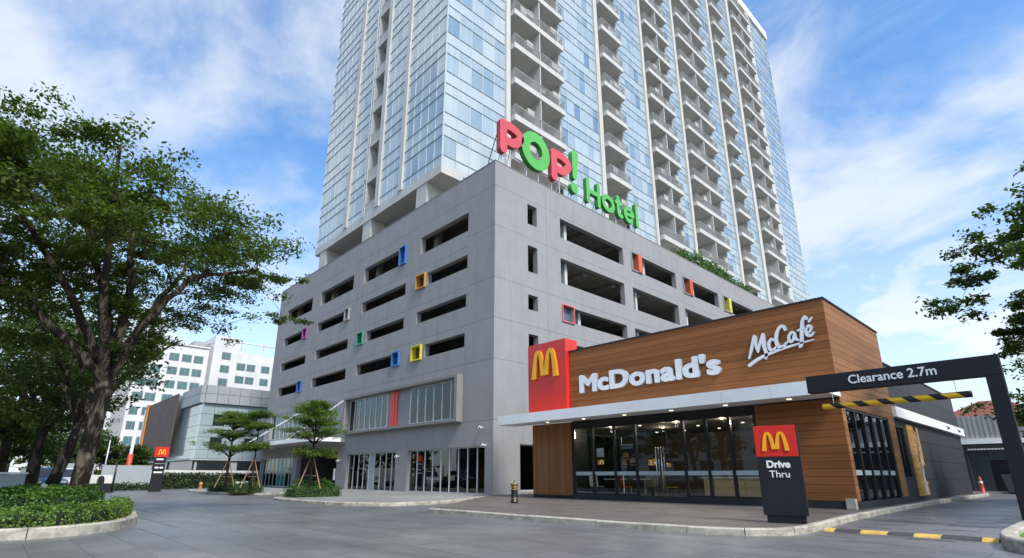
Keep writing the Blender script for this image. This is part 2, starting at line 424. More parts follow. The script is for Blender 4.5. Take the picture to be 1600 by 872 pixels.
def text_mesh(body, size, extrude, offset=0., mats=None, bevel=0., shear=0., spacing=1.):
    cu = bpy.data.curves.new('lettering', 'FONT'); cu.body = body; cu.size = size; cu.extrude = extrude; cu.offset = offset
    cu.bevel_depth = bevel; cu.shear = shear; cu.space_character = spacing; cu.resolution_u = 6
    o = bpy.data.objects.new('lettering', cu); col.objects.link(o); bpy.context.view_layer.update()
    me = bpy.data.meshes.new_from_object(o.evaluated_get(bpy.context.evaluated_depsgraph_get()))
    bpy.data.objects.remove(o); bpy.data.curves.remove(cu)
    me.materials.clear()
    for q in mats: me.materials.append(q)
    if len(mats) > 1:
        for p in me.polygons: p.material_index = 0 if p.normal.z > .9 else 1
    else:
        for p in me.polygons: p.material_index = 0
    return me
def glyph_sdf(body, size, spacing=1., bold=0.):
    """distance field of built-in type: negative inside, grown by bold"""
    cu = bpy.data.curves.new('lettering', 'FONT'); cu.body = body; cu.size = size; cu.space_character = spacing; cu.resolution_u = 5
    o = bpy.data.objects.new('lettering', cu); col.objects.link(o); bpy.context.view_layer.update()
    me = bpy.data.meshes.new_from_object(o.evaluated_get(bpy.context.evaluated_depsgraph_get())); bpy.data.objects.remove(o); bpy.data.curves.remove(cu)
    cnt = {}
    for p in me.polygons:
        for e in p.edge_keys: cnt[e] = cnt.get(e, 0) + 1
    V = [v.co.xy.copy() for v in me.vertices]; S = np.array([(*V[a], *V[b]) for (a, b), c in cnt.items() if c == 1]); bpy.data.meshes.remove(me)
    def f(X, Y):
        D = np.full(X.shape, 1e9); ins = np.zeros(X.shape, bool)
        for ax, ay, bx, by in S:
            dx, dy = bx - ax, by - ay; t_ = np.clip(((X - ax) * dx + (Y - ay) * dy) / (dx * dx + dy * dy + 1e-15), 0, 1)
            D = np.minimum(D, np.hypot(X - ax - t_ * dx, Y - ay - t_ * dy))
            if dy != 0: ins ^= ((ay > Y) != (by > Y)) & (X < dx * (Y - ay) / dy + ax)
        return np.where(ins, -D, D) - bold
    return f, (S[:, [0, 2]].min() - bold, S[:, [1, 3]].min() - bold, S[:, [0, 2]].max() + bold, S[:, [1, 3]].max() + bold)
def glyph_mesh(body, size, depth, bold, mats, h, spacing=1.):
    f, (x0, y0, x1, y1) = glyph_sdf(body, size, spacing, bold)
    return sdf_mesh(f, x0 - 2 * h, x1 + 2 * h, y0 - 2 * h, y1 + 2 * h, h, depth, 'lettering', mats)
def bbox(me):
    c = np.zeros(len(me.vertices) * 3); me.vertices.foreach_get('co', c); c = c.reshape(-1, 3); return c.min(0), c.max(0)
ROT_FRONT = (R(90), 0, 0)          # lettering on a wall that faces -Y
ROT_RIGHT = (R(90), 0, R(90))      # lettering on a wall that faces +X

# ---- foliage
def leaf_object(name, P, size, mat, parent=None, up=1.0, jitter=.35, Nrm=None, asp=.5):
    n = len(P)
    nr = npr.normal(size=(n, 3)); nr /= np.linalg.norm(nr, axis=1)[:, None]
    if Nrm is None: nr[:, 2] += up
    else: nr = nr * .75 + Nrm
    nr /= np.linalg.norm(nr, axis=1)[:, None]
    r = npr.normal(size=(n, 3)); t1 = np.cross(nr, r); t1 /= np.linalg.norm(t1, axis=1)[:, None] + 1e-9; t2 = np.cross(nr, t1)
    s = size * (1 + jitter * npr.uniform(-1, 1, (n, 1)))
    V = np.empty((n, 4, 3)); V[:, 0] = P - t1 * s * .5; V[:, 1] = P + t2 * s * asp * .5 + nr * s * .06; V[:, 2] = P + t1 * s * .5; V[:, 3] = P - t2 * s * asp * .5 + nr * s * .06
    me = bpy.data.meshes.new(name); me.vertices.add(n * 4); me.vertices.foreach_set('co', V.ravel())
    me.loops.add(n * 4); me.loops.foreach_set('vertex_index', np.arange(n * 4, dtype=np.int32))
    me.polygons.add(n); me.polygons.foreach_set('loop_start', np.arange(0, n * 4, 4, dtype=np.int32))
    me.polygons.foreach_set('loop_total', np.full(n, 4, dtype=np.int32))
    me.materials.append(mat); me.update(calc_edges=True); me.validate()
    return place(name, me, parent)
def curve3(a, b, lift, k=5, wob=.0):
    a, b = Vector(a), Vector(b); L = (b - a).length; out = []
    for i in range(k + 1):
        t_ = i / k; p = a.lerp(b, t_); p.z += lift * L * math.sin(math.pi * t_)
        if 0 < i < k: p += Vector((rnd.uniform(-1, 1), rnd.uniform(-1, 1), rnd.uniform(-1, 1))) * wob * L
        out.append(p)
    return out
def broad_tree(name, label, base, trunk, limbs, clumps, leaf, lsize, mats, group=None, trad=(.45, .3), rlimb=.17, nper=260, sides=10):
    """trunk: polyline; limbs: polylines from the fork; clumps: (center, rx, rz)"""
    T = thing(name, label, 'tree', base, group)
    mb = MB(); k = len(trunk)
    mb.tube(trunk, [trad[0] * 1.25] + [trad[0] + (trad[1] - trad[0]) * i / (k - 1) for i in range(1, k)], sides + 4)
    nodes = []
    for L in limbs:
        pts = []
        for a, b in zip(L[:-1], L[1:]): pts += curve3(a, b, .03, 4, .025)[:-1]
        pts.append(Vector(L[-1])); n = len(pts)
        rs = [rlimb * (1 - .85 * i / (n - 1)) + .012 for i in range(n)]
        mb.tube(pts, rs, sides)
        nodes += [(p, r) for p, r in zip(pts[n // 4:], rs[n // 4:])]
    o = mb.build('trunk', mats, T, True)
    br = MB(); P = []
    fork = Vector(trunk[-1])
    clumps = sorted(clumps, key=lambda c: (Vector(c[0]) - fork).length)
    for c, rx, rz in clumps:
        cv = Vector(c)
        nd = min(nodes, key=lambda q: (q[0] - cv).length + .35 * max(0, (q[0] - fork).length - (cv - fork).length))
        pts = curve3(nd[0], cv, .06, 4, .05); r0 = min(nd[1] * .7, .012 + .018 * (cv - nd[0]).length)
        rs = [r0 * (1 - .7 * i / 4) + .004 for i in range(5)]
        br.tube(pts, rs, 5, caps=False); nodes += list(zip(pts[2:], rs[2:]))
        for _ in range(5):      # twigs inside the spray
            e = cv + Vector((rnd.gauss(0, rx * .75), rnd.gauss(0, rx * .75), rnd.gauss(0, rz * .7)))
            br.tube([cv, cv.lerp(e, .5) + Vector((0, 0, .04)), e], [.008, .006, .003], 4, caps=False)
            m = nper // 6; q = npr.normal(size=(m, 3)) * np.array([rx * .23, rx * .23, rz * .30]) + np.array(e); P.append(q)
        m = nper // 6; q = npr.normal(size=(m, 3)) * np.array([rx * .34, rx * .34, rz * .38]) + np.array(cv); P.append(q)
    br.build('branch', mats, T, True)
    leaf_object('crown', np.concatenate(P), lsize, leaf, T, 1.1)
    return T
def umbrella(cx, cy, n, R0, z_lo, z_hi, seed, sx=1, sy=1, rx=(.55, 1.0), flat=.3, keep=None, hollow=.25):
    r_ = random.Random(seed); out = []
    while len(out) < n:
        a = r_.uniform(0, 2 * math.pi); q = math.sqrt(r_.uniform(hollow ** 2, 1)); lay = r_.choice((0, 0, 1, 1, 2))
        dome = 1 - q ** 2.2
        z = z_lo + (z_hi - z_lo) * (dome * (1 - .22 * lay)) - .35 * lay * (1 - .3 * q) + r_.gauss(0, .22)
        x, y = cx + R0 * q * math.cos(a) * sx, cy + R0 * q * math.sin(a) * sy
        if keep and not keep(x, y, z): continue
        s = r_.uniform(*rx) * (1.0 if q < .85 else .75); out.append(((x, y, z), s, s * flat))
    return out
def tier_tree(name, label, x, y, z0, tiers, group, seed, trunk_r=.06, stakes=True, H=None):
    """tiers: (z, rx, ry, dx, dy)"""
    T = thing(name, label, 'tree', (x, y, z0), group); r_ = random.Random(seed)
    top = tiers[-1][0] + .25
    MB().tube([(x, y, z0 - .15), (x + .03, y, z0 + 1), (x - .02, y + .03, (z0 + top) / 2), (x, y, top)], [trunk_r * 1.2, trunk_r, trunk_r * .75, .015], 8).build('trunk', m_barkd, T, True)
    br = MB(); P = []
    for (z, rx, ry, dx, dy) in tiers:
        nb = 9
        for k in range(nb):
            a = 2 * math.pi * (k + r_.uniform(-.3, .3)) / nb; q = r_.uniform(.6, 1.2)
            e = Vector((x + dx + rx * q * math.cos(a), y + dy + ry * q * math.sin(a), z + r_.uniform(-.14, .22)))
            s = Vector((x, y, z - .32 * (rx + ry) / 2)); pts = curve3(s, e, .14, 5, .03)
            br.tube(pts, [.028, .022, .017, .012, .008, .004], 5, caps=False)
            for i in range(2, 6):
                for _ in range(4):
                    c = pts[i] + Vector((r_.gauss(0, .17), r_.gauss(0, .17), .05 + r_.gauss(0, .06)))
                    m = 30; P.append(npr.normal(size=(m, 3)) * np.array([.115, .115, .032]) + np.array(c))
    br.build('branch', m_barkd, T, True)
    leaf_object('crown', np.concatenate(P), .085, m_leafC, T, 1.3)
    if stakes:
        for k in range(3):
            a = 2 * math.pi * k / 3 + .6
            MB().tube([(x + .55 * math.cos(a), y + .55 * math.sin(a), z0), (x + .03 * math.cos(a), y + .03 * math.sin(a), z0 + 1.45)], .025, 6).build('stake', m_stake, T)
        MB().tube([(x - .32, y - .1, z0 + .55), (x + .32, y + .1, z0 + .55)], .018, 6).build('stake', m_stake, T)
    return T
def hedge(name, label, path, w, h, z0, leaf, group=None, dens=420, size=.07, flowers=0, rough=.05, cat='hedge', closed=False):
    """clipped hedge along a path (list of x, y)"""
    T = thing(name, label, cat, (path[0][0], path[0][1], z0), group)
    pts = [Vector((p[0], p[1], 0)) for p in path]
    core = MB(); k = len(pts); ring = []
    for i, p in enumerate(pts):
        d = pts[min(i + 1, k - 1)] - pts[max(i - 1, 0)]; d.normalize(); s = Vector((-d.y, d.x, 0)); ww, hh = w / 2 - .10, h - .10
        if i == 0: p = p + d * .07
        if i == k - 1: p = p - d * .07
        b = len(core.v); core.v += [tuple(p + s * a + Vector((0, 0, z0 + c))) for a, c in ((-ww, 0), (-ww, hh * .8), (-ww * .75, hh), (ww * .75, hh), (ww, hh * .8), (ww, 0))]; ring.append(b)
    for a, b in zip(ring[:-1], ring[1:]):
        for q in range(5): core.f.append((a + q, a + q + 1, b + q + 1, b + q)); core.m.append(0)
    core.f.append(tuple(ring[0] + q for q in range(5, -1, -1))); core.f.append(tuple(ring[-1] + q for q in range(6))); core.m += [0, 0]
    core.build('hedge_core', m_core, T)
    P, Nn = [], []
    for a, b in zip(pts[:-1], pts[1:]):
        d = b - a; L = d.length; d.normalize(); s = Vector((-d.y, d.x, 0))
        n = max(6, int(L * (w + 2 * h) * dens)); tt = npr.uniform(0, 1, n); pr = npr.uniform(0, w + 2 * h, n)
        off = np.where(pr < h, -w / 2, np.where(pr < h + w, pr - h - w / 2, w / 2)); zz = np.where(pr < h, pr, np.where(pr < h + w, h, w + 2 * h - pr))
        edge = np.maximum(0, np.abs(off) - w / 2 + .08) * np.maximum(0, zz - h + .08) * 6; zz = zz - edge
        bump = rough * (np.sin(tt * L * 7.1 + off * 5) + np.sin(tt * L * 17.3 + zz * 9) * .6)
        p = np.array(a)[None] + np.outer(tt * L, np.array(d)) + np.outer(off, np.array(s)); p[:, 2] = z0 + zz
        nn = np.where((pr < h)[:, None], -np.array(s)[None], np.where((pr < h + w)[:, None], np.array([[0, 0, 1.]]), np.array(s)[None]))
        p += nn * (bump + npr.normal(0, .025, n))[:, None]; P.append(p); Nn.append(nn)
    for p0, dv in ((pts[0], pts[0] - pts[1]), (pts[-1], pts[-1] - pts[-2])):
        dv = dv.normalized(); s = Vector((-dv.y, dv.x, 0)); n = int(w * h * dens)
        p = np.array(p0)[None] + np.outer(npr.uniform(-w / 2, w / 2, n), np.array(s)); p[:, 2] = z0 + npr.uniform(0, h, n); p += np.outer(npr.normal(0, .025, n), np.array(dv)); P.append(p); Nn.append(np.repeat(np.array(dv)[None], n, 0))
    P = np.concatenate(P); Nn = np.concatenate(Nn)
    leaf_object('foliage', P, size, leaf, T, Nrm=Nn, asp=.6)
    if flowers:
        ix = npr.choice(len(P), flowers); leaf_object('flower', P[ix] + Nn[ix] * .05, .11, m_flower, T, Nrm=Nn[ix], asp=.9)
    return T
def bush(name, label, blobs, leaf, group=None, dens=420, size=.07, cat='shrub', flowers=0):
    T = thing(name, label, cat, (blobs[0][0], blobs[0][1], blobs[0][2] - blobs[0][5]), group)
    P = []; st = MB()
    for (x, y, z, rx, ry, rz) in blobs:
        n = int(dens * (rx * ry + ry * rz + rx * rz) * 2.2); q = npr.normal(size=(n, 3)); q /= np.linalg.norm(q, axis=1)[:, None]
        q *= (npr.uniform(.35, 1, n) ** .5)[:, None] * (1 + .16 * np.sin(q[:, :1] * 6 + q[:, 1:2] * 9)); P.append(q * np.array([rx, ry, rz]) + np.array([x, y, z]))
        for k in range(4): st.tube([(x, y, z - rz), (x + rnd.uniform(-.5, .5) * rx, y + rnd.uniform(-.5, .5) * ry, z + rz * .5)], [.02, .006], 5)
    st.build('stem', m_barkd, T); leaf_object('foliage', np.concatenate(P), size, leaf, T, .6)
    return T
def kerb_path(parent, path, w, z0, z1, seg=1.0, mat=None, gap=.008, outer=.0):
    """kerb stones laid along a path, each an object"""
    pts = [Vector((p[0], p[1], 0)) for p in path]; cum = [0]
    for a, b in zip(pts[:-1], pts[1:]): cum.append(cum[-1] + (b - a).length)
    def at(s):
        for i in range(len(pts) - 1):
            if s <= cum[i + 1] or i == len(pts) - 2:
                t_ = (s - cum[i]) / (cum[i + 1] - cum[i]); d = (pts[i + 1] - pts[i]).normalized(); return pts[i].lerp(pts[i + 1], t_), d
    n = max(1, round(cum[-1] / seg))
    for i in range(n):
        s0, s1 = cum[-1] * i / n + gap, cum[-1] * (i + 1) / n - gap; m = 3; mb = MB(); rows = []
        dz = rnd.uniform(-.004, .004)
        for j in range(m + 1):
            p, d = at(s0 + (s1 - s0) * j / m); sd = Vector((-d.y, d.x, 0)); b = len(mb.v)
            c = .022
            for o_, z in ((0, z0), (0, z1 - c), (c, z1), (w - c, z1), (w, z1 - c), (w, z0)): mb.v.append(tuple(p + sd * o_ + Vector((0, 0, z + (dz if z > z0 else 0)))))
            rows.append(b)
        for a, b in zip(rows[:-1], rows[1:]):
            for q in range(5): mb.f.append((a + q, b + q, b + q + 1, a + q + 1)); mb.m.append(0)
        mb.f.append(tuple(rows[0] + q for q in range(6))); mb.f.append(tuple(rows[-1] + q for q in range(5, -1, -1))); mb.m += [0, 0]
        mb.build('kerb_stone', mat or m_kerb, parent)

# ================================================================== GROUND
TZ = .12
def inside(x, y, poly):
    c = False
    for (x1, y1), (x2, y2) in zip(poly, poly[1:] + poly[:1]):
        if (y1 > y) != (y2 > y) and x < (x2 - x1) * (y - y1) / (y2 - y1) + x1: c = not c
    return c
def inset(poly, d=.07):
    out = []; n = len(poly)
    for i in range(n):
        a, b, c = Vector(poly[i - 1]), Vector(poly[i]), Vector(poly[(i + 1) % n])
        u, v = (b - a).normalized(), (c - b).normalized(); nn = Vector((-u.y - v.y, u.x + v.x)); nn.normalize(); out.append(tuple(b + nn * d))
    return out
TERR = [(-13.30, 9.35), (-9.8, 9.33), (-7.8, 9.36), (-6.2, 9.42), (-5.1, 9.56), (-4.4, 9.85), (-3.98, 10.3), (-3.82, 11.0), (-3.92, 12.3), (-4.12, 14.5), (-4.25, 18), (-4.33, 24), (-4.30, 31), (-4.15, 38.6),
        (-4.6, 39.2), (-17.4, 39.2), (-20.6, 22), (-20.6, 18.3), (-17.9, 14.9)]
WALK = [(-37.0, 18.45), (-27.6, 13.6), (-25.6, 10.2), (-24.9, 9.25), (-23, 9.02), (-21.2, 9.0), (-19.4, 9.1), (-18.2, 9.45), (-17.2, 10.2), (-16.8, 11.1), (-16.9, 12.2), (-17.8, 14.3), (-20.4, 18.2), (-20.4, 22.0), (-21.2, 22.0), (-21.2, 18.8), (-37.0, 18.8)]
ISLE = [(-54, 18.4), (-46, 13.0), (-43.0, 10.2), (-40, 9.65), (-36, 9.5), (-33.4, 9.75), (-31.9, 10.6), (-31.5, 11.8), (-33.0, 13.4), (-45.0, 18.4)]
PLANT = [(-12.45, -.4), (-12.28, .4), (-12.30, .95), (-12.55, 1.48), (-13.2, 2.05), (-14.4, 2.56), (-16.9, 2.93), (-21.5, 3.17), (-30, 3.35), (-44, 3.5), (-44, -.4), (-20, -.4)]
PLR = [(-1.27, 12.4), (-1.24, 11.4), (-1.08, 10.6), (-.70, 10.1), (-.1, 9.9), (1.2, 9.9), (2.6, 10.6), (2.6, 24), (-1.0, 24), (-1.2, 16)]
ground = MB().quad((-1500, -1500, -.006), (1500, -1500, -.006), (1500, 1500, -.006), (-1500, 1500, -.006)).build('ground', m_pave); tag(ground, kind='structure')
cr = cam.rotation_euler.to_matrix()
def project(x, y, z):
    d = cr.transposed() @ (Vector((x, y, z)) - cam.location)
    if d.z > -.1: return None
    return 794 + 832 * d.x / -d.z, 496.4 - 832 * d.y / -d.z
cells = []
for r_ in range(0, 40):
    for i in range(-24, 4):
        sh = (abs(r_) % 2) * SLAB_W * .5; x0 = i * SLAB_W - sh; y0 = r_ * SLAB_D; cx, cy = x0 + SLAB_W / 2, y0 + SLAB_D / 2
        if any(inside(a, b, p) for p in (TERR, WALK, PLANT, PLR) for a in (x0, cx, x0 + SLAB_W) for b in (y0, cy, y0 + SLAB_D)): continue
        q = project(cx, cy, 0)
        if q is None or not (-90 < q[0] < 1690 and q[1] < 960): continue
        cells.append((math.hypot(cx, cy), x0, y0))
cells.sort(); g = .0025
slab_me = MB().prism([(g, g), (SLAB_W - g, g), (SLAB_W - g, SLAB_D - g), (g, SLAB_D - g)], -.012, 0).mesh('paving_slab', m_pave)
for d_, x0, y0 in cells[:300]:
    place('paving_slab', slab_me, ground, (x0, y0, rnd.uniform(-.0012, .0012)))
terrace = MB().prism(inset(TERR), -.02, TZ - .006, 0).build('terrace_pavement', m_terr); tag(terrace, kind='structure')
kerb_path(terrace, TERR[:15], .16, -.03, TZ, 1.0)
walk = MB().prism(inset(WALK), -.02, .10, 0).build('hotel_pavement', m_walk); tag(walk, kind='structure')
kerb_path(walk, WALK[1:14], .16, -.03, .106, 1.0)
isle = MB().prism(inset(ISLE), -.02, .10, 0).build('island_pavement', m_walk); tag(isle, kind='structure')
kerb_path(isle, ISLE[1:10], .16, -.03, .106, 1.2)

# ================================================================== RESTAURANT
MX0, MX1, MY, MYB = -17.0, -4.69, 17.5, 38.0
rest = thing('restaurant', 'single storey restaurant clad in brown timber boards with a white canopy', 'restaurant', (-10.85, MY, TZ))
# -- timber boards
BH = .2175
def boards_x(x0, x1, z0, z1, y, mat, th=.028):
    n = max(1, round((z1 - z0) / BH)); h = (z1 - z0) / n
    for i in range(n): sbox('board', (x0, x1, y - th, y, z0 + i * h + .009, z0 + (i + 1) * h), mat, rest)
def boards_y(y0, y1, z0, z1, x, mat, th=.028):
    n = max(1, round((z1 - z0) / BH)); h = (z1 - z0) / n
    for i in range(n): sbox('board', (x, x + th, y0, y1, z0 + i * h + .009, z0 + (i + 1) * h), mat, rest)
boards_x(-14.72, MX1 + .028, 3.56, 6.17, MY, m_wx)
boards_x(-7.12, MX1 + .028, .32, 3.14, MY, m_wx)
boards_y(MY, 23.45, 3.14, 6.17, MX1, m_wy)
boards_y(MY, 17.80, .32, 3.14, MX1, m_wy); boards_y(22.62, 23.45, .32, 3.14, MX1, m_wy)
boards_y(17.80, 22.62, 2.92, 3.14, MX1, m_wy)
# structural shell behind the boards, one piece each
boxo('wall', (-14.7, MX1 - .002, MY + .004, MY + .25, 3.2, 6.17), m_blackm, rest)
boxo('wall', (MX1 - .25, MX1 - .004, MY + .254, 23.4, 2.96, 6.17), m_blackm, rest)
boxo('wall', (-7.12, MX1 - .26, MY + .004, MY + .22, TZ, 3.196), m_blackm, rest)
boxo('wall', (MX1 - .25, MX1 - .004, MY + .004, 17.78, TZ, 2.955), m_blackm, rest)
boxo('wall', (MX1 - .25, MX1 - .004, 22.66, 23.4, TZ, 2.955), m_blackm, rest)
boxo('plinth', (-14.72, MX1 + .02, MY - .05, MY + .003, TZ - .01, .31), m_charw, rest)
boxo('plinth', (MX1 + .003, MX1 + .045, MY - .05, 23.5, TZ - .01, .31), m_charw, rest)
boxo('parapet_cap', (-14.74, MX1 + .06, MY - .06, 23.5, 6.172, 6.225), m_charw, rest)
boxo('roof', (MX0, MX1 - .26, MY + .26, 37.9, 3.56, 3.7), m_charw, rest)
# -- timber column with vertical boards
nb = 15; bw = (-14.75 + 17.0) / nb
for i in range(nb): sbox('vertical_board', (-17.0 + i * bw + .003, -17.0 + (i + 1) * bw - .003, MY - .03, MY, .24, 3.17), m_wz, rest)
for i in range(7): sbox('vertical_board', (-17.03, -17.001, MY + i * bw + .003, MY + (i + 1) * bw - .003, .24, 3.17), m_wz, rest)
boxo('column_core', (-16.998, -14.75, MY + .002, MY + 1.0, TZ, 3.17), m_blackm, rest)
boxo('plinth', (-17.0, -14.74, MY - .02, MY + .001, TZ - .01, .235), m_blackm, rest)
# -- canopy
CY = 16.3
can = MB().box(-18.0, -4.62, CY, MY - .035, 3.19, 3.50).build('canopy', m_white, rest)
nseg = 9; sw = (18.0 - 4.62) / nseg
for i in range(nseg): sbox('fascia_panel', (-18.0 + i * sw + .004, -18.0 + (i + 1) * sw - .004, CY - .03, CY - .002, 3.17, 3.565), m_white, can)
sbox('fascia_panel', (-18.03, -18.004, CY - .03, MY - .04, 3.17, 3.565), m_white, can)
m_can_l = new_mat('downlight'); tn = NT(m_can_l); em = tn.n('ShaderNodeEmission'); em.inputs[0].default_value = (1, .85, .6, 1); em.inputs[1].default_value = 1.1; tn.out(em.outputs[0])
for i in range(6): MB().lathe([(.07, 0), (.07, .02)], (-15.6 + i * 1.95, 16.95, 3.172), 12).build('downlight', m_can_l, can)
# -- glazed front
boxo('glazing_head', (-14.74, -7.125, MY + .0, MY + .16, 2.87, 3.187), m_blackm, rest)
GX = [-14.66, -13.70, -12.64, -11.68, -9.70, -8.85, -8.02, -7.17]
for x in GX: sbox('mullion', (x - .045, x + .045, MY - .01, MY + .10, .30, 2.868), m_blackm, rest)
m_frost = plain('frosted_band', (.38, .46, .46), .5, .05, 2, 0)
for i, (a, b) in enumerate(zip(GX[:-1], GX[1:])):
    if i == 3: continue
    p = boxo('pane', (a + .047, b - .047, MY + .03, MY + .042, .36, 2.85), m_glass, rest)
    boxo('frosted_band', (a + .05, b - .05, MY + .024, MY + .028, 1.02, 1.16), m_frost, p)
    sbox('bottom_rail', (a + .047, b - .047, MY - .005, MY + .09, .312, .36), m_blackm, rest)
for s, (a, b) in ((1, (-11.63, -10.70)), (-1, (-10.68, -9.75))):
    d = boxo('door_leaf', (a, b, MY + .03, MY + .042, TZ + .03, 2.84), m_glass, rest)
    boxo('frosted_band', (a + .02, b - .02, MY + .024, MY + .028, 1.02, 1.16), m_frost, d)
    hx = b - .10 if s == 1 else a + .10
    MB().tube([(hx, MY - .06, .5), (hx, MY - .06, 2.0)], .02, 10).build('door_handle', m_steel, d, True)
    MB().tube([(hx, MY + .10, .5), (hx, MY + .10, 2.0)], .02, 10).build('door_handle', m_steel, d, True)
    for q in (a + .02, b - .16): boxo('patch_fitting', (q, q + .14, MY + .015, MY + .055, TZ + .02, TZ + .09), m_steel, d)
# -- right side: glazing in timber surround, dark service block
GY = [17.84, 18.75, 19.70, 20.68, 21.65, 22.58]
for y in GY: sbox('mullion', (MX1 - .14, MX1 + .0, y - .045, y + .045, .31, 2.86), m_blackm, rest)
for a, b in zip(GY[:-1], GY[1:]):
    p = boxo('pane', (MX1 - .07, MX1 - .058, a + .047, b - .047, .36, 2.85), m_glass, rest)
    boxo('frosted_band', (MX1 - .054, MX1 - .05, a + .05, b - .05, 1.02, 1.16), m_frost, p)
boxo('glazing_head', (MX1 - .14, MX1, 17.80, 22.62, 2.862, 2.918), m_blackm, rest)
SB = 23.5
dk = []
# lower dark wall: joints between panels, window opening 23.75..25.1
def dark_panel(y0, y1, z0, z1, x=MX1 - .05):
    sbox('wall_panel', (x - .2, x, y0 + .006, y1 - .006, z0 + .006, z1 - .006), m_charw, rest)
dark_panel(SB, 25.25, .10, .98); dark_panel(SB, 23.72, .98, 3.04); dark_panel(25.05, 25.25, .98, 3.04); dark_panel(23.72, 25.05, 2.72, 3.04)
for y in (23.76, 24.38, 25.01): sbox('mullion', (MX1 - .17, MX1 - .06, y - .035, y + .035, .99, 2.71), m_blackm, rest)
for a, b in ((23.80, 24.34), (24.42, 24.97)): boxo('pane', (MX1 - .13, MX1 - .12, a, b, .99, 2.71), m_glass, rest)
for z0, z1 in ((.10, .86), (.86, 1.60), (1.60, 2.34), (2.34, 3.04)):
    for y0, y1 in ((25.25, 29.4), (29.4, 33.7), (33.7, MYB)): dark_panel(y0, y1, z0, z1)
for z0, z1 in ((3.44, 4.25), (4.25, 5.06)):
    for y0, y1 in ((23.52, 27.2), (27.2, 30.8), (30.8, 34.4), (34.4, MYB)): dark_panel(y0, y1, z0, z1, MX1 - .06)
boxo('parapet_cap', (MX1 - .5, MX1 - .02, 23.52, MYB + .03, 5.07, 5.12), m_charw, rest)
boxo('wall', (MX0, MX1 - .27, MYB - .3, MYB, TZ, 5.06), m_charw, rest)
boxo('wall', (MX0, MX0 + .2, 24.4, MYB - .31, TZ, 3.55), m_charw, rest)
cb = boxo('white_band', (MX1 - .06, MX1 + .14, 23.48, MYB + .25, 3.05, 3.43), m_white, rest)
# -- interior shell
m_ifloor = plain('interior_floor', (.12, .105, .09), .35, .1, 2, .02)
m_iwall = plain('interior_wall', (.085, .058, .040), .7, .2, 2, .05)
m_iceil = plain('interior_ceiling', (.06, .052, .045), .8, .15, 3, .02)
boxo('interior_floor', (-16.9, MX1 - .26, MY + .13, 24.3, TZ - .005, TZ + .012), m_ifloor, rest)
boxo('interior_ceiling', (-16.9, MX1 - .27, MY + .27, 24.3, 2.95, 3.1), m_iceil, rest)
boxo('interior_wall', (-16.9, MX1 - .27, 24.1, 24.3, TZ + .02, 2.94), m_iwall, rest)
# left side glazing of the dining room
for y in (18.56, 19.9, 21.25, 22.6, 24.0): sbox('mullion', (MX0, MX0 + .10, y - .04, y + .04, TZ, 3.0), m_blackm, rest)
for a, b in ((18.6, 19.86), (19.94, 21.21), (21.29, 22.56), (22.64, 23.96)): boxo('pane', (MX0 + .04, MX0 + .052, a, b, TZ + .05, 2.95), m_glass, rest)
for y0, y1, z in ((19.0, 20.2, 2.90), (19.0, 20.2, 2.90)): pass
def room_lamp(x, y, z, e):
    d = bpy.data.lights.new('downlight_lamp', 'POINT'); d.energy = e; d.color = (1, .86, .66); d.shadow_soft_size = .08
    o = bpy.data.objects.new('downlight_lamp', d); col.objects.link(o); o.location = Vector((x, y, z)) - W[rest]; o.parent = rest
for x, y in ((-13.6, 18.7), (-12.2, 20.4), (-10.6, 18.7), (-8.8, 18.7), (-7.4, 18.7), (-8.8, 22.2)): room_lamp(x, y, 2.80, 13)
for x in (-13.6, -12.2, -10.6, -8.8, -7.4):
    for y in (18.7, 20.4, 22.2):
        MB().lathe([(.06, 0), (.06, .03)], (x, y, 2.915), 10).build('downlight', m_can_l, rest)

# -- things inside the dining room
def chair(label, x, y, rz, mat, z=TZ + .014, group='dining chairs behind the glass'):
    T = thing('dining_chair', label, 'chair', (x, y, z), group, rz)
    MB().box(-.22, .22, -.21, .21, .43, .46).build('seat', mat, T, bevel=.012, local=True)
    b = MB(); b.v = [(-.22, .20, .46), (.22, .20, .46), (.20, .27, .86), (-.20, .27, .86), (-.22, .225, .46), (.22, .225, .46), (.20, .295, .86), (-.20, .295, .86)]
    b.f = [(0, 1, 2, 3), (7, 6, 5, 4), (0, 4, 5, 1), (1, 5, 6, 2), (2, 6, 7, 3), (3, 7, 4, 0)]; b.m = [0] * 6
    b.build('backrest', mat, T, bevel=.01, local=True)
    for sx in (-1, 1):
        for sy in (-1, 1): MB().tube([(sx * .17, sy * .16, .43), (sx * .21, sy * .20, 0)], .012, 6).build('leg', m_steel, T, local=True)
def table(label, x, y, z=TZ + .014, mat=None):
    T = thing('dining_table', label, 'table', (x, y, z), 'dining tables behind the glass')
    MB().box(-.35, .35, -.35, .35, .72, .75).build('table_top', mat or m_white, T, bevel=.01, local=True)
    MB().tube([(0, 0, .02), (0, 0, .72)], .03, 8).build('leg', m_steel, T, local=True); MB().lathe([(.24, 0), (.24, .015), (.03, .03)], (0, 0, 0), 16).build('base', m_steel, T, local=True)
m_chr = plain('chair_red', (.62, .05, .03), .4); m_chy = plain('chair_yellow', (.50, .36, .05), .4); m_chw = plain('chair_white', (.6, .62, .6), .4); m_chg = plain('chair_green', (.16, .18, .10), .5)
m_oak = plain('pale_oak', (.62, .49, .29), .5, .12, 4, .05)
chair('white dining chair nearest the timber column behind the glass', -14.35, 18.55, 1.3, m_chw)
chair('red dining chair behind the restaurant glass', -13.05, 18.65, 2.7, m_chr)
chair('dark green dining chair between the red and the yellow chair', -12.25, 19.2, .4, m_chg)
chair('yellow dining chair just inside the entrance door', -11.35, 19.25, 2.3, m_chy)
table('square white table beside the white dining chair', -13.75, 19.0); table('square white table between red and dark green chairs', -12.7, 19.55)
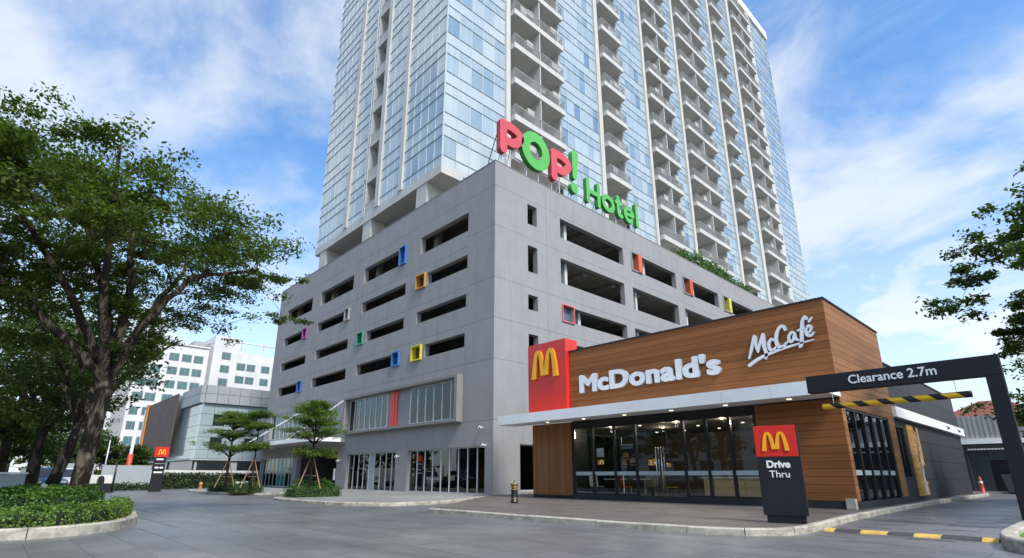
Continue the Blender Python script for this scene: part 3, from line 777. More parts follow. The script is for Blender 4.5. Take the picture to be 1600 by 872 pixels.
ctr = thing('service_counter', 'pale oak service counter behind the glass right of the door', 'counter', (-9.0, 19.6, TZ + .014))
for a, b in ((-10.05, -9.72), (-9.66, -8.55), (-8.49, -7.4)): boxo('front_panel', (a, b, 19.35, 19.38, .32, .92), m_oak, ctr)
boxo('counter_body', (-10.05, -7.4, 19.384, 19.9, .30, .915), m_oak, ctr); boxo('counter_top', (-10.1, -7.35, 19.32, 19.95, .922, .96), m_white, ctr)
for x in (-9.8, -8.7, -7.7): sbox('leg', (x - .03, x + .03, 19.5, 19.56, TZ + .014, .299), m_steel, ctr)
# posters and small screens hung inside the glass
m_glow = new_mat('screen_glow'); tn = NT(m_glow); em = tn.n('ShaderNodeEmission'); v = tn.n('ShaderNodeTexVoronoi'); v.inputs['Scale'].default_value = 9; tn.link(tn.pos(), v.inputs[0])
tn.link(tn.mix(tn.rng(v.outputs['Distance'], .05, .5), (.9, .75, .35), (.25, .10, .02)), em.inputs[0]); em.inputs[1].default_value = .5; tn.out(em.outputs[0])
pst = thing('burger_poster', 'black poster with a large burger hung inside the glass left of the door', 'poster', (-12.2, 17.75, 1.15))
boxo('sheet', (-12.58, -11.76, 17.75, 17.76, 1.15, 2.2), m_blackm, pst)
m_bun = plain('bun_print', (.50, .23, .06), .5, .3, 14, 0); m_pat = plain('patty_print', (.16, .06, .02), .6, .3, 14, 0); m_let = plain('lettuce_print', (.22, .26, .05), .6, .3, 14, 0); m_che = plain('cheese_print', (.62, .36, .06), .6, .2, 14, 0)
def disc(name, cx, cz, rx, rz, y, mat, par, z0=-9, z1=9):
    pts = [(cx + rx * math.cos(a), min(max(cz + rz * math.sin(a), z0), z1)) for a in [2 * math.pi * k / 24 for k in range(24)]]
    mb = MB(); mb.v = [(p[0], y, p[1]) for p in pts]; mb.f = [tuple(range(23, -1, -1))]; mb.m = [0]; mb.build(name, mat, par)
for i, (cx, cz, s) in enumerate(((-12.30, 1.70, .85), (-11.98, 1.50, .9), (-12.36, 1.42, .8))):
    y = 17.744 - i * .012
    disc('bun_bottom', cx, cz - .10 * s, .17 * s, .06 * s, y, m_bun, pst); disc('patty', cx, cz - .05 * s, .19 * s, .04 * s, y - .002, m_pat, pst)
    disc('lettuce', cx, cz - .01 * s, .20 * s, .03 * s, y - .004, m_let, pst); disc('cheese', cx, cz + .02 * s, .18 * s, .025 * s, y - .006, m_che, pst)
    disc('bun_top', cx, cz + .09 * s, .18 * s, .11 * s, y - .008, m_bun, pst, z0=cz + .035 * s)
for z in (2.12, 2.05, 2.01):
    x = -12.5
    while x < -11.95: w = rnd.uniform(.05, .12); boxo('print_line', (x, min(x + w, -11.9), 17.745, 17.748, z, z + (.05 if z > 2.1 else .02)), m_letter, pst); x += w + .025
nt_ = thing('notice_sheet', 'white notice sheet stuck inside the glass beside the poster', 'notice', (-13.35, 17.6, 1.6)); boxo('sheet', (-13.55, -13.2, 17.57, 17.575, 1.72, 2.05), m_white, nt_, 0)
boxo('notice_picture', (-13.52, -13.22, 17.565, 17.568, 1.42, 1.60), m_glow, nt_)
for i, (x0, x1, z0, z1, lab) in enumerate(((-14.15, -13.78, 1.46, 1.73, 'small lit menu screen seen through the left door leaf'), (-13.24, -13.03, 1.38, 1.55, 'small lit menu screen seen through the right door leaf'))):
    S = thing('menu_screen', lab, 'screen', ((x0 + x1) / 2, 22.2, z0), 'lit menu screens'); boxo('screen_face', (x0, x1, 22.2, 22.21, z0, z1), m_glow, S); boxo('screen_case', (x0 - .03, x1 + .03, 22.215, 22.27, z0 - .03, z1 + .03), m_blackm, S)
    MB().tube([((x0 + x1) / 2, 22.24, z1 + .03), ((x0 + x1) / 2, 22.24, 2.95)], .015, 6).build('hanger', m_blackm, S)

# -- golden arches shape (local x across, y up, size 1 x 1)
def arches_mesh(w, h, depth, mats, thick=.078, res=.012):
    st = []
    for s in (-1, 1):
        pl = [(s * (.5 - thick), -.1, thick)]; xo, xi = .5 - thick, .055; xm = (xo + xi) / 2; hw = (xo - xi) / 2
        for k in range(0, 33):
            a_ = math.pi * k / 32; u = math.cos(a_); y = (1 - abs(u) ** 2.6) * (1 - thick * .8) if abs(u) < .999 else 0
            pl.append((s * (xm + hw * u), max(y, 0), thick * (.70 + .30 * abs(u) ** 2)))
        pl.append((s * xi, -.1, thick)); st.append(pl)
    f0 = stroke_sdf(st, lambda X, Y: np.maximum(-Y + np.where(np.abs(X) < .25, .09, 0), Y - 1.2))
    f = lambda X, Y: f0(X / w, Y / h)
    return sdf_mesh(f, -.62 * w, .62 * w, -.06 * h, 1.12 * h, res * w * 1.6, depth, 'arches', mats)
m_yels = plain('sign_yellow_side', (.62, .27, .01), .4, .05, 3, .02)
ws = thing('wall_sign', 'red box sign with yellow arches above the canopy corner', 'sign', (-15.88, 17.3, 3.57))
boxo('sign_box', (-17.02, -14.745, 17.25, 18.05, 3.575, 6.78), m_red, ws, .01)
place('arches', arches_mesh(1.55, 1.30, .12, [m_yel, m_yels]), ws, (-15.92, 17.245, 5.16), ROT_FRONT)
boxo('seam', (-17.0, -14.75, 17.2465, 17.25, 4.52, 4.526), m_preds, ws)
# -- raised lettering
def letters(parent, body, x0, x1, z0, cap, rot, out, mats, offset, extrude, along='x', bevel=.012, squeeze=1.0, sp=.06, base=None):
    """each letter an object; laid out from x0 to x1 along the wall"""
    ms = []; cur = 0.
    for ch in body:
        me = glyph_mesh(ch, cap / .73, extrude * 2, offset, mats, cap / 52); lo, hi = bbox(me); ms.append((me, lo, hi, cur)); cur += (hi[0] - lo[0]) + sp * cap
    tot = cur - sp * cap; s = (x1 - x0) / tot
    for me, lo, hi, c in ms:
        dx = x0 + (c - lo[0]) * s
        o = place('letter', me, parent, (dx, out, z0) if along == 'x' else (out, dx, z0), rot); o.scale = (s, 1, 1)
ml = thing('lettering_sign', 'white raised lettering in heavy type along the timber fascia', 'sign', (-11.0, 17.46, 4.3))
letters(ml, "McDonald's", -14.12, -8.0, 4.34, .70, ROT_FRONT, MY - .045, [m_letter, m_letside], .046, .06, sp=.03)
mc = thing('script_sign', 'white handwritten style lettering at the right end of the timber fascia', 'sign', (-6.1, 17.46, 4.5))
def script(name, pl, r=.055):
    f = stroke_sdf(pl); xs = [p[0] for q in pl for p in q]; ys = [p[1] for q in pl for p in q]
    place(name, sdf_mesh(f, min(xs) - .15, max(xs) + .15, min(ys) - .15, max(ys) + .15, .016, .09, name, [m_letter, m_letside]), mc, (-7.05, MY - .04, 4.42), ROT_FRONT)
sp_ = spline
script('letter', [sp_([(.02, .25, .03), (.14, .55, .05), (.26, .92, .045), (.29, .93, .05)]), sp_([(.29, .93, .05), (.30, .62, .05), (.33, .42, .035)]), sp_([(.33, .42, .035), (.44, .72, .045), (.55, .96, .045)]), sp_([(.55, .96, .045), (.54, .60, .06), (.58, .33, .05), (.54, .16, .03)])])
script('letter', [sp_([(.86, .70, .03), (.80, .76, .04), (.70, .64, .05), (.70, .46, .05), (.79, .40, .045), (.90, .48, .03)])])
script('letter', [sp_([(1.24, .98, .04), (1.20, 1.10, .045), (1.08, 1.08, .05), (.96, .86, .055), (.93, .62, .055), (1.00, .46, .055), (1.12, .47, .045), (1.25, .58, .03)])])
script('letter', [sp_([(1.50, .82, .035), (1.42, .86, .04), (1.32, .74, .045), (1.33, .58, .045), (1.42, .60, .04), (1.50, .80, .04), (1.51, .64, .045), (1.58, .58, .03)])])
script('letter', [sp_([(1.90, 1.18, .03), (1.86, 1.27, .04), (1.78, 1.16, .05), (1.72, .90, .055), (1.68, .62, .055), (1.64, .42, .05), (1.58, .36, .03)]), sp_([(1.60, .88, .03), (1.74, .92, .03), (1.84, .94, .025)])])
script('letter', [sp_([(1.84, .74, .03), (1.94, .80, .035), (1.98, .92, .04), (1.92, .97, .04), (1.83, .86, .045), (1.84, .70, .045), (1.94, .66, .04), (2.04, .74, .025)]), sp_([(1.95, 1.10, .035), (2.04, 1.20, .03)])])
script('underline', [sp_([(.0, .02, .05), (.25, .16, .05), (.55, .27, .048), (1.0, .38, .04), (1.5, .46, .03), (2.0, .52, .015)], 10)])

# -- side poster on timber slats
sp = thing('slatted_poster', 'tall slatted ochre timber panel with a pale peeling picture on the dark side wall', 'poster', (MX1 - .03, 26.2, .25))
m_ochre = wood('ochre_slat', (.42, .23, .07), 'y')
n = 26
for i in range(n):
    z = .28 + i * (2.62 / n); sbox('slat', (MX1 - .045, MX1 - .01 + rnd.choice((0, .008)), 25.35, 26.42, z + .006, z + 2.62 / n), m_ochre, sp)
    if i < 5: sbox('slat', (MX1 - .045, MX1 - .014, 26.44, 27.25 - .1 * (i % 2), z + .006, z + 2.62 / n), m_ochre, sp)
m_pic = new_mat('poster_picture'); tn = NT(m_pic)
pf = tn.rng(tn.noise(1.3, 6, .7, (1, 1.4, .8), .6), .42, .60); pf2 = tn.rng(tn.noise(2.6, 5, .7, (1, 1.2, .6)), .45, .62)
tn.out(tn.bsdf(tn.mix(pf2, tn.mix(pf, (.06, .05, .045), (.55, .53, .50)), (.30, .13, .07)), .6))
zz = np.linspace(.32, 2.7, 14); mbp = MB(); L_ = [26.46 + .12 * math.sin(z * 5) + .06 * math.sin(z * 13) for z in zz]; R_ = [27.0 + .10 * math.sin(z * 4 + 1) + .07 * math.sin(z * 11) for z in zz]
for i in range(13):
    mbp.quad((MX1 - .012, L_[i], zz[i]), (MX1 - .012, R_[i], zz[i]), (MX1 - .012, R_[i + 1], zz[i + 1]), (MX1 - .012, L_[i + 1], zz[i + 1]))
    mbp.quad((MX1 - .048, L_[i], zz[i]), (MX1 - .048, L_[i + 1], zz[i + 1]), (MX1 - .048, R_[i + 1], zz[i + 1]), (MX1 - .048, R_[i], zz[i]))
mbp.build('picture', m_pic, sp)
boxo('edge_slat', (MX1 - .045, MX1 - .008, 27.0, 27.30, 1.4, 2.88), m_ochre, sp)
# small fittings
for y in (33.2, 36.2):
    T = thing('wall_lamp', 'small grey wall lamp on the white band, %s of the two' % ('nearer' if y < 34 else 'farther'), 'lamp', (MX1 + .15, y, 3.15), 'lamps on the white band')
    MB().lathe([(.02, 0), (.045, .02), (.045, .08), (.03, .10)], (MX1 + .21, y, 3.14), 10).build('lamp_head', m_char, T); boxo('bracket', (MX1 + .142, MX1 + .19, y - .03, y + .03, 3.24, 3.29), m_char, T)

# ================================================================== DRIVE-THRU SIGN, GATE, HUMP
ang = math.atan2(11.65 - 11.42, -4.03 + 4.70)
ds = thing('drive_thru_sign', 'red and black upright sign board with yellow arches on the terrace corner', 'sign', (-4.36, 11.55, TZ), None, ang - .12)
w2 = .385
MB().box(-w2 + .05, w2 - .03, -.05, .06, 0, .14).build('base', m_blackm, ds, local=True)
MB().box(-w2, w2, -.075, .075, .14, 1.245).build('black_panel', m_char, ds, local=True, bevel=.006)
rp = MB().box(-w2, w2, -.078, .078, 1.25, 1.86).build('red_panel', m_red, ds, local=True, bevel=.006)
MB().box(w2 + .003, w2 + .02, -.06, .06, .145, 1.85).build('edge_strip', m_char, ds, local=True)
place('arches', arches_mesh(.50, .38, .02, [m_yel, m_yels]), ds, (-.01, -.078, 1.36), ROT_FRONT, True)
for bdy, sz, z, of, nm in (('Drive', .19, 1.04, .008, 'lettering'), ('Thru', .19, .85, .001, 'lettering')):
    me = glyph_mesh(bdy, sz, .008, of, [m_letter, m_letter], .0045); lo, hi = bbox(me); place(nm, me, ds, (-(lo[0] + hi[0]) / 2 + (.0), -.079, z), ROT_FRONT, True)
jb = thing('junction_box', 'small pale concrete block on the terrace at the timber corner', 'block', (-4.75, 17.2, TZ)); boxo('block_body', (-4.90, -4.66, 17.25, 17.43, TZ - .005, .40), m_kerb, jb, .012)
GYY = 15.0
gt = thing('clearance_gate', 'tall black height restriction gate spanning the drive-through lane', 'gate', (-1.06, GYY, 0))
boxo('post', (-1.21, -.93, GYY - .14, GYY + .14, .0, 3.01), m_char, gt, .008); boxo('beam', (-4.66, -.93, GYY - .14, GYY + .14, 3.014, 3.44), m_char, gt, .008)
me = glyph_mesh('Clearance 2.7m', .29, .008, .004, [m_letter, m_letter], .006); lo, hi = bbox(me); o = place('lettering', me, gt, (-3.72, GYY - .145, 3.15), ROT_FRONT); o.scale = (1.72 / (hi[0] - lo[0]), 1, 1)
m_stripe = new_mat('hazard_stripe'); tn = NT(m_stripe); tc = tn.n('ShaderNodeTexCoord'); sx_ = tn.n('ShaderNodeSeparateXYZ'); tn.link(tc.outputs['Object'], sx_.inputs[0])
ph = tn.math('FRACT', tn.math('DIVIDE', tn.math('ADD', sx_.outputs[0], tn.math('MULTIPLY', sx_.outputs[2], 1.2)), .50))
c_ = tn.mix(tn.math('GREATER_THAN', ph, .56), (.80, .46, .02), (.015, .015, .016)); dirt = tn.rng(tn.noise(7, 6, .7), .5, .8, 0, .35)
tn.out(tn.bsdf(tn.mix(dirt, c_, (.10, .08, .05)), .45, 0, .4))
hb = thing('height_bar', 'yellow and black striped round bar hanging under the black beam', 'bar', (-2.95, GYY, 2.66))
MB().tube([(-1.45, 0, 0), (1.45, 0, .02)], 0.072, 16).build('tube', m_stripe, hb, local=True)
for x in (-1.2, 1.2): MB().tube([(x, 0, .05), (x, 0, .36)], .008, 6).build('chain', m_steel, hb, local=True)
hp = thing('speed_hump', 'low yellow and black rubber speed hump across the drive-through lane', 'speed hump', (-2.5, 11.9, 0))
m_hy = plain('hump_yellow', (.58, .37, .08), .7, .25, 8, .2); m_hb = plain('hump_black', (.05, .05, .055), .7, .25, 8, .2)
xs = [-3.80, -3.62, -3.20, -2.78, -2.40, -2.02, -1.50, -1.29]
for i, (a, b) in enumerate(zip(xs[:-1], xs[1:])):
    mb = MB(); pr = [(-.17, -.005), (-.14, .025), (-.06, .045), (.06, .045), (.14, .025), (.17, -.005)]; yc = 11.95 - .04 * i / 6
    mb.v = [(x, yc + p[0], p[1]) for x in (a + .003, b - .003) for p in pr]; mb.f = [(k, k + 6, k + 7, k + 1) for k in range(5)] + [tuple(range(6)), tuple(range(11, 5, -1))]; mb.m = [0] * 7
    mb.build('hump_segment', m_hy if i % 2 == 0 else m_hb, hp)

# right planter
plr = MB().prism(inset(PLR), -.02, .10, 0).build('lawn_strip', m_grass); tag(plr, kind='structure')
kerb_path(plr, [PLR[8], PLR[9]] + PLR[:6], .20, -.03, .17, .9)
P = npr.uniform(0, 1, (9000, 3)); P[:, 0] = -.95 + P[:, 0] * 3.3; P[:, 1] = 10.3 + P[:, 1] * 9; P[:, 2] = .11 + .03 * P[:, 2]
gr = leaf_object('grass', P, .09, leafmat('grass_blade', (.07, .17, .02), (.16, .30, .05), .3), None, -.0, asp=.15); tag(gr, 'bright green grass in the kerbed strip beside the gate post', 'grass', kind='stuff')
bush('shrub', 'small green shrub at the foot of the gate post', [(-.72, 14.6, .38, .30, .35, .32), (-.6, 15.3, .42, .3, .4, .34)], m_leafH)
bn = thing('ash_bin', 'ornate black and brass ash bin beside the timber column', 'bin', (-13.95, 13.4, TZ))
m_brass = plain('aged_brass', (.35, .25, .12), .35, .2, 6, .1, .7)
bn.location = (-13.75, 13.2, TZ); W[bn] = Vector(bn.location)
MB().lathe([(.13, 0), (.13, .05), (.115, .06), (.115, .40), (.12, .42)], (-13.75, 13.2, TZ), 18).build('bin_body', m_blackm, bn, True)
for z in (.12, .42, .50): MB().lathe([(.125, z), (.135, z + .012), (.125, z + .03)], (-13.75, 13.2, TZ), 18).build('brass_ring', m_brass, bn, True)
MB().lathe([(.10, .452), (.08, .495), (.10, .535), (.15, .60), (.155, .62), (.10, .63)], (-13.75, 13.2, TZ), 18).build('bowl', m_brass, bn, True)
MB().tube([(-13.75, 13.2, TZ + .63), (-13.75, 13.2, TZ + .76)], .018, 8).build('finial', m_brass, bn)

# ================================================================== PODIUM
PX, PY, PZ, PXL, PYB = -20.85, 18.53, 19.12, -53.7, 98.0
pod = thing('parking_podium', 'grey rendered six storey parking podium with long slot openings', 'building', (PX, PY, 0))
fL = lambda u, z, d: (u, PY + d, z)          # front face (faces -Y)
fR = lambda u, z, d: (PX - d, u, z)          # right face (faces +X)
XV = [PXL, -51.62, -23.27, PX]; gp = .014
rowsL = [(15.36, 16.6), (12.93, 13.78), (10.5, 11.3), (8.1, 8.93)]
slots = [(-28.5, -23.4), (-36.25, -30.1), (-44.0, -37.95), (-51.55, -45.85)]
# slot openings (u0, u1, row) and coloured boxes (u0, u1, row, colour)
OPEN_L = [(-28.4, -23.3, 0), (-36.2, -31.05, 0), (-43.95, -37.9, 0), (-51.45, -45.7, 0),
          (-27.5, -23.3, 1), (-36.2, -30.05, 1), (-44.05, -38.9, 1), (-51.55, -47.05, 1),
          (-28.55, -23.35, 2), (-35.15, -30.05, 2), (-43.9, -38.05, 2), (-51.6, -45.95, 2),
          (-27.45, -23.4, 3), (-36.3, -31.25, 3), (-44.1, -37.95, 3), (-51.55, -46.95, 3)]
FR_L = [(-31.05, -30.1, 0, 'blue'), (-28.75, -27.55, 1, 'orange'), (-38.9, -38.05, 1, 'grey'), (-47.05, -46.05, 1, 'purple'),
        (-36.5, -35.45, 2, 'green'), (-28.85, -27.65, 3, 'yellow'), (-31.2, -30.2, 3, 'blue'), (-46.95, -46.0, 3, 'deep blue')]
holesL = [(a, b, *rowsL[r]) for a, b, r in OPEN_L] + [(a + .08, b - .08, rowsL[r][0] - .02, rowsL[r][1] + .02) for a, b, r, c in FR_L]
WIN_L = [(-28.72, -21.50, .08, 2.50), (-36.58, -30.05, .06, 2.48), (-53.4, -46.25, .1, 2.5)]
holesL += WIN_L + [(-45.3, -38.1, 0, 2.72), (-52.35, -38.8, 4.2, 6.43), (-36.9, -23.7, 4.05, 6.30)]
mainz = [0, 7.05, 9.36, 11.72, 14.31, 17.5, PZ]; sidez = [0, 3.80, 7.05, 9.36, 11.72, 14.92, 17.5, PZ]
TH = .38
for k in range(3):
    zs = mainz if k == 1 else sidez
    for z0, z1 in zip(zs[:-1], zs[1:]):
        u0, u1 = XV[k] + (gp / 2 if k else 0), XV[k + 1] - (gp / 2 if k < 2 else 0)
        hs = [h for h in holesL if h[0] < u1 and h[1] > u0 and h[2] < z1 and h[3] > z0]
        facade(u0, u1, z0 + gp / 2, z1 - gp / 2, hs, TH, fL).build('wall_panel', m_pod, pod)
rowsR = [(15.9, 17.28), (12.75, 14.45), (10.28, 11.28), (7.95, 8.87)]
OPEN_R = [(24.25, 31.3, 0), (33.7, 38.8, 0), (41.5, 46.4, 0), (48.9, 54.0, 0), (56.4, 62.0, 0),
          (24.2, 31.2, 1), (32.3, 38.8, 1), (39.9, 46.4, 1), (47.8, 54.0, 1), (25.4, 31.2, 2), (32.2, 38.8, 2), (40.0, 46.2, 2), (24.2, 31.2, 3)]
FR_R = [(32.3, 33.7, 0, 'vermilion'), (39.9, 41.5, 0, 'scarlet'), (47.35, 48.9, 0, 'lime'), (24.17, 25.35, 2, 'pink')]
SM = [(21.22, 22.05, 15.87, 17.22), (21.22, 22.05, 12.73, 14.44), (21.2, 22.02, 10.35, 11.28), (21.2, 22.0, 7.95, 8.87), (21.15, 22.0, 4.8, 6.4)]
WIN_R = (20.45, 23.2, .22, 2.62)
holesR = [(a, b, *rowsR[r]) for a, b, r in OPEN_R] + [(a + .08, b - .08, rowsR[r][0] - .02, rowsR[r][1] + .02) for a, b, r, c in FR_R] + SM + [WIN_R]
for z0, z1 in zip(sidez[:-1], sidez[1:]):
    for u0, u1 in ((PY + TH + .001, 22.9), (22.9, 56.0), (56.0, PYB)):
        u0_, u1_ = u0 + (gp / 2 if u0 > 19 else 0), u1 - (gp / 2 if u1 < 90 else 0)
        if u0 < 23 and z1 > 17.49: pass
        hs = [h for h in holesR if h[0] < u1 and h[1] > u0 and h[2] < z1 and h[3] > z0]
        facade(u0_, u1_, z0 + gp / 2, z1 - gp / 2, hs, TH, fR).build('wall_panel', m_pod, pod)
boxo('parapet_cap', (PXL - .02, PX + .02, PY - .02, PY + TH + .02, PZ, PZ + .05), m_podtrim, pod)
boxo('parapet_cap', (PX - TH - .02, PX + .02, PY + TH + .025, PYB, PZ, PZ + .05), m_podtrim, pod)
boxo('wall', (PXL, PXL + .3, PY + TH + .005, PYB, 0, PZ), m_pod, pod)
for z in (7.06, 9.42, 11.82, 14.52, 17.55):
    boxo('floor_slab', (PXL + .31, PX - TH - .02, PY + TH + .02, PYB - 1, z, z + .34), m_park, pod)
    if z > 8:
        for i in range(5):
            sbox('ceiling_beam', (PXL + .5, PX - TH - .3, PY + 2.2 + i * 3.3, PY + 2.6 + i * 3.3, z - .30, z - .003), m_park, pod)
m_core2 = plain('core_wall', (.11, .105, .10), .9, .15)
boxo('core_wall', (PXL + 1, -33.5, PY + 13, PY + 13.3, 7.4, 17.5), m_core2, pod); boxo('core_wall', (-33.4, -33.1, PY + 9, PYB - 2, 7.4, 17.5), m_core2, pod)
# concrete columns just inside the openings
for a, b, r in OPEN_L:
    z0, z1 = rowsL[r]; s = [7.4, 9.76, 12.16, 14.86, 17.89]; fl = max(q for q in s if q <= z0 + .1); ce = min(q for q in s if q > z0 + .2) - .345
    if r == 0: sbox('column', (a + .35, a + .75, PY + .8, PY + 1.2, fl + .005, ce), m_park, pod)
for a, b, r in OPEN_R:
    z0, z1 = rowsR[r]; s = [7.4, 9.76, 12.16, 14.86, 17.89]; fl = max(q for q in s if q <= z0 + .1); ce = min(q for q in s if q > z0 + .2) - .345
    sbox('column', (PX - 1.7, PX - .45, a + .9, a + 1.15, fl + .005, ce), m_crw, pod)
COLS = {'blue': (.05, .16, .42), 'orange': (.52, .26, .04), 'grey': (.30, .29, .28), 'purple': (.30, .07, .26), 'green': (.05, .26, .16), 'yellow': (.62, .50, .03),
        'deep blue': (.04, .10, .36), 'vermilion': (.60, .12, .035), 'scarlet': (.55, .10, .03), 'lime': (.55, .52, .05), 'pink': (.62, .14, .16)}
fm = {k: plain('frame_' + k.replace(' ', '_'), v, .45, .1, 3, .04) for k, v in COLS.items()}
m_ins = plain('frame_glass', (.10, .14, .20), .15, .1, 2, 0)
def frame_box(u0, u1, z0, z1, f, mat, proud=.14, t_=.075):
    mb = MB()
    def bx(a, b, c, d, p0, p1):
        p = [f(a, c, p0), f(b, d, p1)]; mb.box(min(p[0][0], p[1][0]), max(p[0][0], p[1][0]), min(p[0][1], p[1][1]), max(p[0][1], p[1][1]), c, d)
    bx(u0, u1, z0, z0 + t_, -proud, .30); bx(u0, u1, z1 - t_, z1, -proud, .30); bx(u0, u0 + t_, z0 + t_, z1 - t_, -proud, .30); bx(u1 - t_, u1, z0 + t_, z1 - t_, -proud, .30)
    o = mb.build('window_frame', mat, pod); return o
for a, b, r, c in FR_L:
    z0, z1 = rowsL[r]; o = frame_box(a + .05, b - .05, z0 - .08, z1 + .08, fL, fm[c]); tag(o, c + ' projecting window frame beside a slot opening')
    sbox('pane', (a + .1, b - .1, PY + .26, PY + .275, z0 - .03, z1 + .03), m_dglass if c not in ('blue', 'deep blue') else fm[c], o)
for a, b, r, c in FR_R:
    z0, z1 = rowsR[r]; o = frame_box(a, b, z0 - .08, z1 + .08, fR, fm['grey'] if c != 'pink' else fm[c], .08, .07); tag(o, c + ' and grey window frame beside a slot opening')
    if c != 'pink': boxo('side_panel', (PX - .30, PX + .13, b - .55, b - .075, z0 - .025, z1 + .025), fm[c], o)
    sbox('pane', (PX - .285, PX - .27, a + .1, b - (.6 if c != 'pink' else .1), z0 - .02, z1 + .02), m_ins, o)
# rooms behind the ground and first floor glazing
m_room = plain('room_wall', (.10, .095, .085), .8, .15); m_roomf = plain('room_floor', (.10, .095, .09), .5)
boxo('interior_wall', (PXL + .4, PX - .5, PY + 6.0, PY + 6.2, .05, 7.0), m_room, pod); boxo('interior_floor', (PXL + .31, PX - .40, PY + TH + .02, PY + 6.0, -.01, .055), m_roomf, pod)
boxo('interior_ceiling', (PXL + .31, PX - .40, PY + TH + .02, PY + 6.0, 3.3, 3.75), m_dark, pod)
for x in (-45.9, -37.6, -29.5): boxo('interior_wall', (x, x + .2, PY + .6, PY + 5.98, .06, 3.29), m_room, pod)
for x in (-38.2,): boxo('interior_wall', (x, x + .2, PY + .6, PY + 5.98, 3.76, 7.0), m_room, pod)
def window(u0, u1, z0, z1, n, depth, f=fL, glass=None, fin=.05, skip=(), curtain=None, tint=None):
    """row of tall panes between pale fins: window > pane, mullion, rail"""
    T = MB()
    def bx(mb, a, b, c, d, p0, p1):
        p, q = f(a, c, p0), f(b, d, p1); mb.box(min(p[0], q[0]), max(p[0], q[0]), min(p[1], q[1]), max(p[1], q[1]), c, d); return mb
    bx(T, u0, u1, z0, z0 + .06, depth - .03, depth + .06); bx(T, u0, u1, z1 - .06, z1, depth - .03, depth + .06)
    o = T.build('window', m_alu, pod); w = (u1 - u0) / n
    for i in range(n + 1):
        x = u0 + i * w; x = min(max(x, u0 + fin / 2), u1 - fin / 2)
        bx(MB(), x - fin / 2, x + fin / 2, z0 + .062, z1 - .062, depth - .035, depth + .03).build('mullion', m_alu, o)
    for i in range(n):
        g_ = (tint or {}).get(i) or glass or m_glassp
        bx(MB(), u0 + i * w + fin / 2, u0 + (i + 1) * w - fin / 2, z0 + .062, z1 - .062, depth, depth + .012).build('pane', g_, o)
    for (i0, i1) in (curtain or ()):
        mb = MB(); a, b = u0 + i0 * w + .03, u0 + i1 * w - .03; k = int((b - a) / .07)
        for j in range(k):
            q0, q1 = a + (b - a) * j / k, a + (b - a) * (j + 1) / k; d0, d1 = depth + .06 + .03 * math.sin(j * 1.9), depth + .06 + .03 * math.sin((j + 1) * 1.9)
            mb.quad(f(q0, z0 + .08, d0), f(q1, z0 + .08, d1), f(q1, z1 - .05, d1), f(q0, z1 - .05, d0))
        mb.build('curtain', m_curt, o)
    return o
m_teal = plain('teal_poster_glass', (.04, .19, .21), .2, .35, 3, 0); m_frosted = plain('frosted_door', (.30, .38, .42), .25, .1, 2, 0)
window(-28.72, -21.50, .08, 2.50, 9, .20); window(-36.58, -30.05, .06, 2.48, 9, .20, tint={4: m_frosted})
window(-53.4, -46.25, .1, 2.5, 8, .20, tint={4: m_teal, 5: m_teal}); window(-52.35, -38.8, 4.2, 6.43, 14, .22, curtain=((0, 1), (5, 8)))
window(20.45, 23.2, .22, 2.62, 2, .22, fR)
# projecting window box on the first floor
bxw = MB(); xo0, xo1, zo0, zo1, pj = -37.0, -23.45, 3.86, 6.50, .42
bxw.box(xo0, xo1, PY - pj, PY - .002, zo0, zo0 + .16); bxw.box(xo0, xo1, PY - pj, PY - .002, zo1 - .16, zo1); bxw.box(xo0, xo0 + .25, PY - pj, PY - .002, zo0 + .16, zo1 - .16); bxw.box(xo1 - .25, xo1, PY - pj, PY - .002, zo0 + .16, zo1 - .16)
bxw.build('window_surround', m_podtrim, pod)
window(-36.74, -31.45, 4.06, 6.29, 7, .05, curtain=((0, 2),)); window(-28.75, -23.72, 4.06, 6.29, 6, .05, curtain=((0, 6),), glass=m_glass)
boxo('infill_panel', (-31.44, -28.76, PY + .04, PY + .12, 4.06, 6.29), m_pod, pod)
m_redp = plain('red_panel', (.66, .035, .025), .4, .08, 3, .02)
for i in range(3): boxo('red_panel', (-31.12 + i * .32, -30.83 + i * .32, PY - .04 - .02 * (i == 1), PY + .035, 4.07, 6.28), m_redp, pod)
# entrance: dark recess with canopy, rods and warm board
m_stone = plain('entrance_stone', (.07, .06, .05), .4, .2, 2, .05)
boxo('entrance_wall', (-45.3, -38.1, PY + 3.2, PY + 3.4, .06, 3.29), m_stone, pod)
boxo('entrance_door', (-41.6, -39.4, PY + 3.1, PY + 3.19, .06, 2.5), m_dglass, pod); boxo('entrance_board', (-41.0, -38.3, PY + .5, PY + .6, 2.30, 2.68), wood('entrance_timber', (.40, .14, .04), 'x'), pod)
boxo('notice', (-38.45, -38.18, PY - .03, PY - .004, .7, 1.5), m_white, pod)
cnp = MB().box(-54.6, -37.15, 16.2, PY - .01, 3.42, 3.60).build('entrance_canopy', m_alu, pod)
boxo('canopy_edge', (-54.62, -37.13, 16.12, 16.195, 3.36, 3.66), m_white, cnp); boxo('canopy_edge', (-37.145, -37.08, 16.2, PY - .01, 3.36, 3.66), m_white, cnp)
for xa, xb in ((-37.9, -42.5), (-44.5, -52.0)): MB().tube([(xa, PY - .02, 6.4), (xb, 16.35, 3.64)], .055, 8).build('tie_rod', m_white, cnp)
boxo('roof_void_wall', (-49, -29, 30, 30.3, 17.9, 21.7), m_park, pod)
